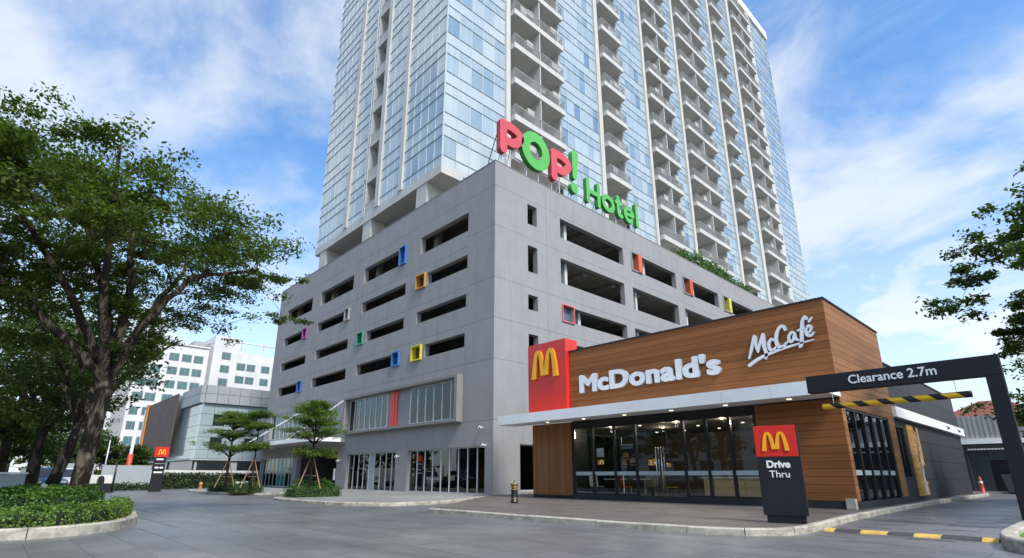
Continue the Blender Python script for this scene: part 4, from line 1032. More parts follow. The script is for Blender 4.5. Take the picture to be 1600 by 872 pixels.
# CCTV cameras and wall lamps
for i, (x, z, lab) in enumerate(((-21.7, 3.42, 'white security camera high on the wall near the grey corner'), (-21.42, 2.50, 'white security camera at the top right corner of the shop window'), (-29.67, 2.15, 'white wall camera between the two ground floor windows'), (-37.55, 2.05, 'white wall camera between entrance and ground floor window'))):
    T = thing('security_camera', lab, 'camera', (x, PY, z), 'white cameras on the podium front')
    MB().tube([(x, PY, z + .02), (x, PY - .14, z + .02)], .03, 8).build('arm', m_white, T); MB().tube([(x - .06, PY - .16, z + .03), (x + .16, PY - .34, z - .04)], [.07, .075], 12).build('housing', m_white, T)
    MB().tube([(x + .161, PY - .341, z - .0405), (x + .17, PY - .35, z - .044)], .05, 12).build('lens', m_blackm, T)
# furniture seen through the ground floor glass
for i in range(6):
    x = -28.0 + i * 1.1; T = thing('display_cabinet', '%s low pale oak cabinet from the left behind the corner shop window' % ('first', 'second', 'third', 'fourth', 'fifth', 'sixth')[i], 'cabinet', (x, PY + 1.4, .06), 'low cabinets behind the shop window')
    boxo('cabinet_body', (x - .5, x + .5, PY + 1.4, PY + 1.9, .35, .95), m_oak, T); [sbox('leg', (x + s * .4 - .02, x + s * .4 + .02, PY + 1.6, PY + 1.64, .06, .349), m_steel, T) for s in (-1, 1)]
chair('yellow chair behind the narrow window right of the podium corner', PX - 1.1, 20.9, 1.2, m_chy, .06, None)

# ================================================================== TOWER
TX, TY, TXL, TYB = -27.62, 19.40, -48.35, 96.5
F0, FH, NF = 22.15, 3.68, 17
TOP = F0 + FH * NF
tow = thing('apartment_tower', 'tall glass and cream apartment tower with stacked balconies behind the podium', 'building', (TX, TY, 21.7))
tL = lambda u, z, d: (u, TY + d, z)
tR = lambda u, z, d: (TX - d, u, z)
PANES, SHADES = [], []
def tbox(f, a, b, z0, z1, d0, d1):
    p, q = f(a, z0, d0), f(b, z1, d1); return (min(p[0], q[0]), max(p[0], q[0]), min(p[1], q[1]), max(p[1], q[1]), z0, z1)
def glass_bay(f, a, b, n, zbot=22.5):
    w = (b - a) / n; mb = MB()
    for i in range(n + 1):
        x = a + i * w; mb.box(*tbox(f, x - .025, x + .025, zbot, TOP - .5, -.012, .10), 0)
    for k in range(NF):
        z = F0 + k * FH; bands = [(z, z + 1.10), (z + 1.10, z + 2.00), (z + 2.00, z + FH)] if False else [(z, z + 1.12, 's'), (z + 1.12, z + 2.04, 'v'), (z + 2.04, z + FH, 'v')]
        # order from the slab: vision up to the next transom, lower light, spandrel
        bands = [(z + .0, z + 1.08, 's'), (z + 1.08, z + 2.74, 'v'), (z + 2.74, z + FH, 'l')]
        if False: pass
        for zz0, zz1, t_ in bands:
            zz0 = max(zz0, zbot)
            if zz1 - zz0 < .2: continue
            mb.box(*tbox(f, a, b, zz0 - .026, zz0 + .026, -.02, .09), 1)
            for i in range(n):
                p, q = a + i * w + .03, a + (i + 1) * w - .03
                PANES.append((tbox(f, p, q, zz0 + .02, zz1 - .02, .02, .05), t_))
    tag(mb.build('mullion_grid', [m_mull, m_joint], tow), kind='stuff')
def pier(f, a, b, zbot=22.5, proud=.14):
    k0 = 0
    sbox('pier', tbox(f, a, b, zbot, TOP - .02, -proud, .3), m_crw, tow)
# front face
glass_bay(tL, -32.72, TX - .04, 5); pier(tL, -33.28, -32.76); glass_bay(tL, -36.28, -33.32, 3); pier(tL, -36.92, -36.32)
glass_bay(tL, -41.86, -38.95, 3); pier(tL, -42.52, -41.9); glass_bay(tL, -48.3, -42.56, 6)
# right face
BAL = [(26.15, 32.7, 2), (39.3, 43.0, 1), (48.6, 54.3, 2), (57.3, 65.6, 2), (70.0, 74.0, 1), (78.6, 86.4, 2)]
glass_bay(tR, TY + .06, 25.55, 5); pier(tR, 25.6, 26.1); glass_bay(tR, 32.75, 38.6, 6); pier(tR, 38.65, 39.25); glass_bay(tR, 43.05, 48.0, 5); pier(tR, 48.05, 48.55)
glass_bay(tR, 54.35, 56.65, 2); pier(tR, 56.7, 57.25); glass_bay(tR, 65.65, 69.15, 3); pier(tR, 69.2, 69.9); glass_bay(tR, 74.05, 77.4, 3); pier(tR, 77.5, 78.5)
pier(tR, 86.45, 88.1); glass_bay(tR, 88.15, 96.4, 7)
# pane objects: nearest 300 singly, the rest joined
PANES.sort(key=lambda q: (q[0][0] ** 2 + q[0][2] ** 2 + (q[0][4] - 1) ** 2))
def pick(t_):
    if t_ == 's': return m_span if rnd.random() < .8 else m_tg[0]
    if t_ == 'l': return rnd.choice((m_tg[0], m_tg[0], m_tg[1], m_tg[1], m_tg[2]))
    return rnd.choice((m_tg[0], m_tg[0], m_tg[0], m_tg[1], m_tg[1], m_tg[2], m_tg[3] if rnd.random() < .45 else m_tg[1]))
for b, t_ in PANES[:300]: sbox('pane', b, pick(t_), tow)
far = MB(); pm = [m_span] + m_tg
for b, t_ in PANES[300:]: far.box(*b, pm.index(pick(t_)))
tag(far.build('panes', pm, tow), kind='stuff')
# core, base beam, columns, cornice
m_towin = plain('tower_core', (.10, .11, .12), .8)
for z0, z1 in ((22.5, TOP - .3),):
    boxo('core', (TXL + .15, TX - 1.9, TY + 2.0, TYB - .2, z0, z1), m_crw, tow)
    for a, b in ((TY + .10, 25.58), (32.72, 38.64), (43.02, 48.04), (54.32, 56.69), (65.62, 69.2), (74.02, 77.5), (86.5, TYB - .1)): boxo('backing_wall', (TX - 1.88, TX - .07, a, b, z0, z1), m_towin, tow)
    for a, b in ((-36.9, TX - 1.9), (TXL + .15, -38.92)): boxo('backing_wall', (a, b, TY + .07, TY + 1.98, z0, z1), m_towin, tow)
boxo('base_beam', (TXL - .05, TX + .05, TY - .05, TYB, 21.72, 22.49), m_crw, tow)
boxo('cornice', (TXL - .2, TX + .22, TY - .2, TYB + .2, TOP - .28, TOP + 1.6), m_cream, tow)
for x in (-47.4, -38.9, -30.75):
    boxo('column', (x, x + 1.35, TY + .02, TY + 1.4, 17.9, 21.715), m_crw, tow)
    boxo('column', (x, x + 1.35, TY + 8, TY + 9.4, 17.9, 21.715), m_crw, tow)
# balconies: each a part with slab, railing, door, air conditioner
m_rail = plain('railing_grey', (.40, .39, .365), .5, .08, 3, 0, .2)
def rail_mesh(L, H, side):
    mb = MB(); n = int(L / .13)
    for i in range(n + 1): x = i * L / n; mb.box(x - .012, x + .012, -.012, .012, 0, H)
    mb.box(-.02, L + .02, -.025, .025, H, H + .05); mb.box(-.02, L + .02, -.02, .02, .05, .08)
    for q in (0, L):
        for j in range(1, 8): mb.box(q - .012, q + .012, j * side / 8 - .012, j * side / 8 + .012, 0, H)
        mb.box(q - .025, q + .025, .02, side, H, H + .05)
    return mb.mesh('railing', m_rail)
ac_mb = MB(); ac_mb.box(0, .42, -.42, .42, 0, .62); 
AC = ac_mb.mesh('air_conditioner', plain('ac_case', (.42, .41, .37), .5, .1, 3, .03))
FAN = MB().lathe([(.20, 0), (.20, .02), (.05, .03)], (0, 0, 0), 14).mesh('fan_grille', m_char)
LAUNDRY = [plain('cloth_%d' % i, c, .9, .2, 6, 0) for i, c in enumerate(((.30, .32, .36), (.45, .42, .38), (.12, .14, .20), (.28, .24, .22)))]
m_door = tower_glass('balcony_door', (.08, .10, .11), .18)
for ci, (a, b, n) in enumerate(BAL):
    proj, Hs = .62, .52; L = b - a
    slab = MB().box(-1.85, proj, 0, L, 0, Hs).mesh('balcony', m_crw); rail = rail_mesh(L - .1, .95, proj - .06)
    div = MB().box(-1.85, proj - .07, -.06, .06, 0, FH - Hs).mesh('divider_wall', m_crw)
    wallm = MB().box(-1.88, -1.80, 0, L, 0, FH - Hs).mesh('back_wall', m_crw)
    doorm = MB().box(0, .04, -.95, .95, 0, 2.25).mesh('balcony_door', m_door)
    sidew = MB().box(-1.79, 0, -.12, .0, 0, FH - Hs).mesh('side_wall', m_crw)
    for k in range(1, NF):
        z = F0 + k * FH - .15
        B = place('balcony', slab, tow, (TX, a, z))
        r1 = place('railing', rail, B, (TX + proj - .04, a + .05, z + Hs), (0, 0, R(90)))
        place('side_wall', sidew, B, (TX, b - .002, z + Hs + .001))
        if n == 2: place('divider_wall', div, B, (TX, a + L / 2, z + Hs + .002))
        for j in range(n):
            y = a + L * (j + .5) / n; place('balcony_door', doorm, B, (TX - 1.79, y - .25, z + Hs + .02))
            if (ci + k + j) % 4 != 3:
                A = place('air_conditioner', AC, B, (TX - .28 + rnd.uniform(-.15, .2), y + L / n * .5 - .72, z + Hs + 1.15 + rnd.uniform(-.35, .45)))
        if rnd.random() < .38:
            mc_ = rnd.choice(LAUNDRY); yy = a + rnd.uniform(.3, L - 1.3); ww = rnd.uniform(.35, .9)
            place('laundry', MB().box(0, .015, 0, ww, 0, rnd.uniform(.5, .9)).mesh('laundry', mc_), B, (TX + .3, yy, z + Hs + rnd.uniform(.35, .7)))
        sbox('back_wall', (TX - 1.899, TX - 1.80, a, b, z + Hs + .001, z + FH - .001), m_crw, B) if False else None
# recessed balconies in the front face
slab = MB().box(0, 1.98, .0, 1.9, 0, .42).mesh('balcony', m_crw)
rl = MB(); rl.box(0, 1.98, 0, .04, .82, .87); rl.box(.02, 1.96, .012, .03, .05, .78); rlm = rl.mesh('railing', plain('railing_panel', (.46, .45, .42), .6, .1, 2, .03))
sd = MB().box(0, .06, .05, 1.9, 0, FH - .42).mesh('side_wall', m_crw)
pipe = MB().tube([(0, 0, 0), (0, 0, FH)], .07, 8).mesh('drain_pipe', m_joint)
for k in range(0, NF):
    z = F0 + k * FH + (.35 if k == 0 else 0) - .15
    B = place('balcony', slab, tow, (-38.91, TY + .02, z)); place('railing', rlm, B, (-38.91, TY + .05, z + .421)); place('side_wall', sd, B, (-38.91, TY + .03, z + .43))
    dm = sbox('balcony_door', (-38.4, -37.2, TY + 1.93, TY + 1.97, z + .44, z + 2.5), m_door, B)
    place('drain_pipe', pipe, tow, (-39.02, TY - .12, z))

# ================================================================== ROOF SIGN
sg = thing('roof_sign', 'red and green rounded letters on a frame above the podium parapet', 'sign', (PX - .1, 26.5, PZ))
def capital_P(w, h, r):
    return [[(r, r, r), (r, h - r, r)], sp_([(r, h - r, r), (w * .55, h - r, r), (w - r, h * .82 - r * .3, r), (w - r, h * .62, r), (w * .58, h * .42, r), (r, h * .42, r)], 8)]
def ring(w, h, r):
    return [[(w / 2 + (w / 2 - r) * math.cos(a), h / 2 + (h / 2 - r) * math.sin(a), r) for a in [2 * math.pi * k / 40 for k in range(41)]]]
def roof_letter(strokes, y, z, mats, w, h, dep=.34):
    me = sdf_mesh(stroke_sdf(strokes), -.15, w + .15, -.15, h + .15, .045, dep, 'letter', mats)
    return place('letter', me, sg, (PX - .42, y, z), ROT_RIGHT)
MR, MG = [m_pred, m_preds], [m_pgreen, m_pgreens]
roof_letter(capital_P(2.0, 2.42, .30), 18.98, 20.05, MR, 2.0, 2.42)
roof_letter(ring(2.65, 2.75, .36), 20.85, 20.10, MG, 2.65, 2.75)
roof_letter(capital_P(2.05, 2.46, .30), 23.65, 20.05, MR, 2.05, 2.46)
roof_letter([[(.34, .24, .22), (.46, 2.05, .36)]], 25.75, 20.95, MG, .9, 2.4); roof_letter([[(.42, .42, .40), (.43, .42, .40)]], 25.62, 19.86, MG, .85, .85)
q = .18
roof_letter([[(q, q, q), (q, 2.05 - q, q)], [(1.62 - q, q, q), (1.62 - q, 2.05 - q, q)], [(q, 1.02, q), (1.62 - q, 1.02, q)]], 27.42, 19.76, MG, 1.65, 2.05, .30)
roof_letter(ring(1.58, 1.42, q), 29.22, 19.86, MG, 1.6, 1.5, .30)
roof_letter([sp_([(.45, 1.75, q), (.45, .55, q), (.62, .24, q * .95), (.86, .26, q * .9)]), [(.18, 1.28, q * .85), (.86, 1.28, q * .85)]], 30.85, 19.84, MG, 1.1, 2.0, .30)
e_ = [(.22, .72, q), (1.24, .72, q)]
roof_letter([[(.24, .76, q * .8), (1.22, .76, q * .8)], [(.74 + .52 * math.cos(a), .74 + .53 * math.sin(a), q) for a in [R(8 + k * 300 / 30) for k in range(31)]]], 31.95, 19.84, MG, 1.5, 1.5, .30)
roof_letter([[(q, q, q), (q, 2.1 - q, q)]], 33.62, 19.86, MG, .45, 2.1, .30)
for y in (19.4, 20.1, 21.6, 22.7, 24.0, 24.8, 26.0, 27.6, 28.8, 29.9, 31.3, 32.6, 33.8):
    MB().tube([(PX - .44, y, PZ + .04), (PX - .44, y, PZ + 1.6)], .04, 6).build('support_post', m_alu, sg); MB().tube([(PX - 1.2, y, PZ - .4), (PX - .46, y, PZ + 1.3)], .03, 6).build('brace', m_alu, sg)
MB().tube([(PX - .48, 19, PZ + 1.2), (PX - .48, 34.2, PZ + 1.2)], .035, 6).build('rail', m_alu, sg)
MB().tube([(PX - .48, 19.1, 21.6), (PX - 1.4, 18.95, PZ - .1)], .03, 6).build('stay', m_char, sg)

# roof planting along the parapet
blobs = []
for i in range(11):
    y = 41.0 + i * 1.45; hh = 1.5 - .5 * abs(i - 4) / 5 + rnd.uniform(-.2, .2); blobs.append((-21.9 + rnd.uniform(-.2, .2), y, PZ - .1 + hh * .6, .8, 1.0, hh))
bush('roof_shrubs', 'row of leafy shrubs growing along the podium parapet', blobs, m_leafH, dens=110, size=.20)
bush('roof_plant', 'small plant on the podium roof behind the corner of the sign', [(-22.6, 19.9, 19.55, .35, .35, .55), (-24.4, 19.0, 19.35, .25, .2, .3)], m_leafH, dens=200, size=.14)
bush('roof_plant', 'thin rooftop plant at the far left podium corner', [(-51.0, 19.9, 19.9, .9, .6, .9), (-52.4, 20.2, 19.6, .7, .5, .6)], m_leafB, dens=60, size=.2)

# ================================================================== BACKGROUND, RIGHT
bk = thing('service_building', 'low dark service building with a corrugated upper wall at the end of the lane', 'building', (-2, 44, 0))
m_corr = new_mat('corrugated_sheet'); tn = NT(m_corr)
tn.out(tn.bsdf(tn.mix(tn.rng(tn.noise(.8, 6, .65, (2.5, 2.5, .4)), .4, .7), (.42, .42, .40), (.27, .26, .24)), .6, 0, .3))
m_dteal = plain('dark_teal_wall', (.040, .052, .056), .7, .15, 2, .05)
mb = MB(); x = -6.4
while x < 4: mb.box(x, x + .12, 44.0, 44.06, 3.2, 4.58); mb.box(x + .12, x + .24, 44.03, 44.06, 3.2, 4.58); x += .24
tag(mb.build('corrugated_wall', m_corr, bk), kind='stuff')
boxo('gutter', (-6.4, 4, 43.86, 43.995, 2.88, 3.19), m_white, bk); boxo('wall', (-6.4, 4, 44.07, 52, 0, 4.5), m_dteal, bk); boxo('lower_wall', (-6.4, -4.35, 43.9, 44.06, 0, 2.6), m_dteal, bk)
boxo('lower_wall', (-2.2, 4, 43.9, 44.06, 0, 2.6), m_dteal, bk); boxo('shutter', (-4.34, -2.21, 43.99, 44.06, 0, 1.9), m_blackm, bk); boxo('lintel', (-4.34, -2.21, 43.9, 44.06, 1.9, 2.6), m_dteal, bk)
mb = MB(); x = -6.4
while x < 4: mb.box(x, x + .1, 43.5, 43.88, 2.5, 2.58); x += .16
tag(mb.build('awning', m_alu, bk), kind='stuff'); boxo('step', (-6.0, 2, 43.2, 43.88, -.01, .10), m_kerb, bk)
MB().tube([(-5.32, 43.6, 0), (-5.32, 43.6, 2.35)], .06, 8).build('pipe', m_charw, bk); boxo('pipe_box', (-5.42, -5.22, 43.5, 43.7, 2.36, 2.6), m_charw, bk)
bd = thing('leaning_panel', 'grey panel leaning against the dark service wall', 'panel', (-3.2, 43.0, .1))
MB().quad((-3.75, 43.0, .12), (-3.0, 43.0, .12), (-3.15, 43.3, 1.1), (-3.95, 43.3, 1.1)).quad((-3.75, 43.05, .12), (-3.95, 43.35, 1.1), (-3.15, 43.35, 1.1), (-3.0, 43.05, .12)).quad((-3.75, 43.0, .12), (-3.95, 43.3, 1.1), (-3.95, 43.35, 1.1), (-3.75, 43.05, .12)).quad((-3.0, 43.0, .12), (-3.0, 43.05, .12), (-3.15, 43.35, 1.1), (-3.15, 43.3, 1.1)).build('sheet', m_charw, bd); boxo('foot', (-3.8, -2.95, 43.0, 43.2, .10, .118), m_charw, bd)
cn = thing('red_cone', 'tall red traffic post at the end of the lane', 'cone', (-4.7, 41.2, 0)); MB().lathe([(.20, 0), (.20, .03), (.12, .05), (.10, .5), (.07, .75), (.03, .98)], (-4.7, 41.2, 0), 14).build('cone_body', plain('cone_red', (.45, .04, .03), .5), cn, True); MB().lathe([(.095, .6), (.085, .72)], (-4.7, 41.2, .0), 14).build('pale_band', m_white, cn)
hs_ = thing('tiled_house', 'house with a red tiled hip roof behind the corrugated wall', 'house', (-5.5, 62, 0))
boxo('wall', (-8.2, -1.6, 60.3, 66, 0, 5.8), m_cream, hs_)
m_tile = new_mat('red_tiles'); tn = NT(m_tile); wv_ = tn.n('ShaderNodeTexWave'); wv_.inputs['Scale'].default_value = 3.2; wv_.bands_direction = 'Z'; wv_.inputs['Distortion'].default_value = .6; tn.link(tn.pos(), wv_.inputs[0])
tn.out(tn.bsdf(tn.mix(tn.rng(wv_.outputs[1], .2, .6), (.10, .03, .025), tn.mix(tn.noise(3, 5, .6), (.22, .07, .05), (.34, .13, .10))), .8, 0, .3, wv_.outputs[1], .5, .05))
mb = MB(); A, B_, C_, D_ = (-8.8, 59.8, 5.75), (-1.2, 59.8, 5.75), (-1.2, 66.5, 5.75), (-8.8, 66.5, 5.75); E_, G_ = (-6.0, 62.9, 7.35), (-4.4, 63.2, 7.35)
mb.v = [A, B_, C_, D_, E_, G_]; mb.f = [(0, 1, 5, 4), (1, 2, 5), (2, 3, 4, 5), (3, 0, 4), (3, 2, 1, 0)]; mb.m = [0] * 5; mb.build('roof', m_tile, hs_)

# ================================================================== BACKGROUND, LEFT
off = thing('office_block', 'grey panelled low office block with a brown screen and orange fin', 'building', (-63.2, 15.2, 0))
OX, OY = -63.2, 15.2
m_opan = plain('office_cladding', (.34, .37, .385), .45, .06, .8, .03); m_opar = plain('office_parapet', (.30, .32, .335), .5, .06, .8, .03)
boxo('core', (-87, OX - .1, OY + .1, 40, 0, 10.0), m_opan, off)
# right face: panel grid with some dark windows
ny = 11; wy = 2.05; rows = [(2.75, 3.65), (3.65, 4.9), (4.9, 6.1), (6.1, 7.3), (7.3, 8.35)]
dark = {(1, 1), (2, 2) if False else (4, 1), (1, 3), (3, 3), (4, 3), (6, 1), (6, 3), (7, 3), (7, 2), (6, 2)}
for i in range(ny):
    for j, (z0, z1) in enumerate(rows):
        y0 = OY + .05 + i * wy * .55; y1 = y0 + wy * .55
        sbox('panel', (OX - .08, OX + .03, y0 + .02, y1 - .02, z0 + .02, z1 - .02), m_dglass if (i, j) in dark else m_gpanel, off)
    for z0, z1 in ((8.4, 9.4), (9.4, 10.3)):
        sbox('panel', (OX - .08, OX + .35, y0 + .02, y1 - .02, z0 + .02, z1 - .02), m_opar, off)
nx = 6; wx = (71.2 - 63.2) / nx
for i in range(nx):
    x1 = OX - i * wx; x0 = x1 - wx
    for z0, z1 in rows: sbox('panel', (x0 + .02, x1 - .02, OY - .03, OY + .08, z0 + .02, z1 - .02), m_gpanel, off)
    for z0, z1 in ((8.4, 9.4), (9.4, 10.3)): sbox('panel', (x0 + .02, x1 - .02, OY - .35, OY + .08, z0 + .02, z1 - .02), m_opar, off)
m_brown = new_mat('brown_mesh_screen'); tn = NT(m_brown); bt = tn.n('ShaderNodeTexNoise'); 
tn.out(tn.bsdf(tn.scale((.085, .055, .045), tn.rng(tn.noise(.5, 6, .65, (1, 1, 2)), .3, .7, .75, 1.3)), .6, 0, .3))
for i in range(5): sbox('screen_panel', (-87.0 + i * 3.15, -87.0 + (i + 1) * 3.15 - .03, OY - .8, OY - .65, 3.2, 10.15), m_brown, off)
boxo('orange_fin', (-88.0, -87.05, OY - .95, OY + .3, .5, 10.3), plain('orange_panel', (.58, .20, .03), .5), off); boxo('white_fin', (-90.2, -88.05, OY - .7, OY + 1, 0, 9.9), m_white, off)
boxo('soffit', (-87, OX + .1, OY - .5, OY + 12, 2.55, 2.73), m_opan, off)
for x0, x1 in ((-87, -74.5), (-73, -63.5)): boxo('recess_shade_panel', (x0, x1, OY - .05, OY + .08, 1.0, 2.5), m_dglass, off)  # flat dark sheets stand in for the shade of the recess below the soffit
for i, (y0, y1) in enumerate(((15.5, 18.4), (19.4, 23.0), (23.6, 27))): boxo('recess_shade_panel', (OX - .05, OX + .06, y0, y1, 1.55, 2.5), m_dglass, off)

ht = thing('white_hotel', 'white eight storey hotel with rows of paired windows behind the office block', 'building', (-120, 24, 0))
HX = -120
m_hwhite = plain('hotel_white', (.66, .66, .65), .7, .05, .5, .03); m_hgrey = plain('hotel_grey', (.30, .31, .32), .7, .08, .5, .03)
boxo('wall', (-136, HX, 2, 28.4, 0, 26.0), m_hwhite, ht); boxo('stair_tower', (-134, HX + 1.2, 28.9, 33.6, 0, 28.9), m_hwhite, ht); boxo('wall', (-136, HX + .2, 33.62, 52, 0, 26.1), m_hwhite, ht)
boxo('dark_strip', (-130, HX - .3, 28.41, 28.89, 0, 27.4), m_hgrey, ht); boxo('stair_block', (-136, -125, 26.5, 30, 26.01, 28.4), m_hgrey, ht)
boxo('grey_strip', (HX - .2, HX + .15, 14.2, 16.2, 0, 22), m_hgrey, ht)
boxo('parapet', (-136, HX + .25, 2, 28.4, 26.0, 26.3), m_cream, ht)
pg = MB()
for y in (34.5, 39, 43.5, 48): pg.box(HX - .4, HX - .1, y, y + .3, 26.1, 28.3)
pg.box(HX - .5, HX, 33.7, 51, 28.3, 28.6); pg.build('roof_frame', m_hwhite, ht)
wf = MB().box(-.05, .04, -.88, .88, 0, 1.55).mesh('window', m_hgrey); wp = MB().box(0, .02, -.38, .38, 0, 1.35).mesh('pane', m_bglass)
def hwin(y, z, x=HX):
    o = place('window', wf, ht, (x, y, z))
    for s in (-.41, .41): place('pane', wp, o, (x + .045, y + s, z + .1))
for k in range(8):
    z = 3.7 + k * 2.72
    for y in (5.0, 7.0, 10.0, 12.0, 17.6, 19.6, 22.4, 24.6, 26.7): hwin(y, z)
    if k > 2: hwin(31.4, z + 1.3, HX + 1.2)
    for y in (34.8, 36.8, 39.8, 42.2, 45.0, 47.2): hwin(y, z - .4, HX + .2)
# boundary wall, hedges, totem sign, poles
def wall_of_panels(name, label, pts, h, w=.12, mat=None, seg=2.4):
    T = thing(name, label, 'wall', (*pts[0], 0))
    for (x0, y0), (x1, y1) in zip(pts[:-1], pts[1:]):
        L = math.hypot(x1 - x0, y1 - y0); n = max(1, round(L / seg)); dx, dy = (x1 - x0) / L, (y1 - y0) / L; nx_, ny_ = -dy * w / 2, dx * w / 2
        for i in range(n):
            a, b = L * i / n + .01, L * (i + 1) / n - .01; p = [(x0 + dx * a + nx_, y0 + dy * a + ny_), (x0 + dx * b + nx_, y0 + dy * b + ny_), (x0 + dx * b - nx_, y0 + dy * b - ny_), (x0 + dx * a - nx_, y0 + dy * a - ny_)]
            MB().prism(p, 0, h).build('wall_panel', mat or m_cream, T)
    return T
wall_of_panels('boundary_wall', 'pale panel wall beside the black totem sign', [(-49.4, 6.0), (-49.0, 9.0)], 1.75, mat=m_opan)
wall_of_panels('boundary_wall', 'lower white wall behind the long hedge', [(-56, 10.0), (-60, 20.5)], 1.5)
wall_of_panels('boundary_wall', 'darker wall segment left of the pale panel wall', [(-52.5, 4.2), (-52.3, 5.9)], 1.9, mat=m_opar)
hedge('hedge', 'long clipped hedge in front of the white wall', [(-50.5, 9.7), (-53, 14), (-55.5, 19.2)], 1.0, 1.15, .02, m_leafD, dens=90, size=.16)
hedge('hedge', 'low hedge at the foot of the pale panel wall', [(-47.6, 6.2), (-47.2, 9.2)], .7, .45, .02, m_leafD, dens=120, size=.14)
tt = thing('totem_sign', 'black totem sign with a red top and yellow arches far left of the podium', 'sign', (-43.2, 8.3, 0))
boxo('black_panel', (-43.3, -43.1, 7.98, 8.66, .0, 2.22), m_char, tt); boxo('red_panel', (-43.32, -43.08, 7.93, 8.75, 2.225, 2.88), m_red, tt)
place('arches', arches_mesh(.46, .38, .02, [m_yel, m_yels], res=.03), tt, (-43.079, 8.36, 2.36), ROT_RIGHT)
for z, y0, y1 in ((2.02, 8.1, 8.5), (1.78, 8.05, 8.6), (1.48, 8.08, 8.3), (1.48, 8.36, 8.56), (1.18, 8.06, 8.56)): boxo('print_line', (-43.098, -43.09, y0, y1, z, z + (.10 if z != 1.78 else .015)), m_letter, tt)
def pole(name, label, x, y, h, r, mat, base=None):
    T = thing(name, label, 'pole', (x, y, 0)); MB().tube([(x, y, 0), (x, y, h)], [r, r * .8], 8).build('shaft', mat, T, True)
    MB().lathe([(r * 2.2, 0), (r * 2.2, .05), (r * 1.2, .08)], (x, y, 0), 10).build('base_plate', mat, T)
    if base: MB().tube([(x, y, .3), (x, y, base[0])], r * 1.35, 10).build('sleeve', base[1], T, True)
    return T
pole('flag_pole', 'slim grey pole nearest the big tree beyond the drive', -51, 5.4, 4.7, .05, m_alu); pole('flag_pole', 'slim grey pole left of the pale panel wall', -50.6, 6.3, 3.6, .05, m_alu)
pole('sign_pole', 'short black pole at the edge of the drive', -42.6, 5.9, 1.9, .06, m_blackm); pole('marker_pole', 'thick white pole with a red sleeve behind the pale wall', -60, 9.2, 7.0, .16, m_white, (2.9, plain('sleeve_red', (.50, .07, .03), .5)))
br = thing('barrier_block', 'black and white low block at the far drive entrance', 'barrier', (-42, 5.0, 0)); boxo('black_base', (-42.3, -42, 4.35, 5.75, 0, .55), m_blackm, br); boxo('white_top', (-42.28, -42.02, 4.37, 5.73, .555, 1.05), m_cream, br)
tm = thing('ticket_machine', 'dark round topped ticket machine in front of the black and white block', 'machine', (-41.5, 5.1, 0)); mb = MB(); pr = [(-.17, 0), (.17, 0), (.17, .75)] + [(.17 * math.cos(a), .75 + .25 * math.sin(a)) for a in [math.pi * k / 10 for k in range(1, 10)]] + [(-.17, .75)]
k = len(pr); mb.v = [(x, 5.1 + p[0], p[1]) for x in (-41.35, -41.65) for p in pr]; mb.f = [tuple(range(k)), tuple(range(2 * k - 1, k - 1, -1))] + [(i, i + k, (i + 1) % k + k, (i + 1) % k) for i in range(k)]; mb.m = [0] * len(mb.f); mb.build('case', m_blackm, tm); boxo('foot', (-41.7, -41.3, 4.8, 5.4, .0, .05), m_alu, tm)
hyd = thing('hydrant', 'small orange hydrant in front of the long hedge', 'hydrant', (-42.6, 10.9, 0)); MB().lathe([(.13, 0), (.11, .05), (.10, .40), (.13, .42), (.12, .50), (.05, .60)], (-42.6, 10.9, 0), 12).build('hydrant_body', plain('hydrant_orange', (.50, .20, .07), .5), hyd, True)
fl = thing('floodlight', 'grey box floodlight on the ground in front of the long hedge', 'floodlight', (-42, 13.2, 0)); boxo('lamp_box', (-42.3, -42, 13.0, 13.85, .15, .62), m_alu, fl, .03); boxo('lamp_glass', (-41.998, -41.985, 13.15, 13.7, .25, .5), m_dglass, fl); boxo('stand', (-42.2, -42.1, 13.2, 13.6, 0, .15), m_alu, fl)
def car(label, x, y, rz, c, group='cars parked beyond the trees'):
    T = thing('parked_car', label, 'car', (x, y, 0), group, rz); mat = plain('car_paint', c, .25, .03, 2, 0, .2)
    def prof(pts, w, nm, m_, inset=0.):
        mb = MB(); n_ = len(pts); mb.v = [(p[0], s * (w - (inset if p[1] > .9 else 0)), p[1]) for s in (-1, 1) for p in pts]; mb.f = [tuple(range(n_)), tuple(range(2 * n_ - 1, n_ - 1, -1))] + [(i, i + n_, (i + 1) % n_ + n_, (i + 1) % n_) for i in range(n_)]; mb.m = [0] * len(mb.f)
        return mb.build(nm, m_, T, local=True, bevel=.03)
    prof([(-2.1, .25), (2.1, .25), (2.12, .6), (1.95, .78), (1.0, .92), (-1.7, .95), (-2.08, .8), (-2.12, .5)], .86, 'body', mat); prof([(1.0, .93), (.35, 1.42), (-1.1, 1.45), (-1.75, .96)], .78, 'cabin_glass', m_dglass, .1); prof([(.30, 1.425), (.2, 1.49), (-1.0, 1.51), (-1.1, 1.455)], .66, 'roof', mat)
    for sx in (-1.3, 1.3):
        for sy in (-1, 1): w = MB().tube([(sx, sy * .72, .32), (sx, sy * .88, .32)], .32, 16).build('wheel', m_blackm, T, local=True); MB().tube([(sx, sy * .885, .32), (sx, sy * .89, .32)], .2, 12).build('rim', m_steel, w, local=True)
    for sy in (-.6, .6): MB().box(2.09, 2.14, sy - .18, sy + .18, .58, .72).build('headlight', m_white, T, bevel=.01, local=True)
car('dark blue car glimpsed between the trunks', -44.5, 2.4, .2, (.04, .10, .22)); car('white car behind the leaning trunk', -47.5, 4.0, .35, (.7, .71, .72)); car('orange red car beyond the grey cabinet', -37.5, -.2, .1, (.55, .10, .03))
cb_ = thing('utility_cabinet', 'grey metal utility cabinet with a sloping lid at the left edge', 'cabinet', (-23.7, .5, 0))
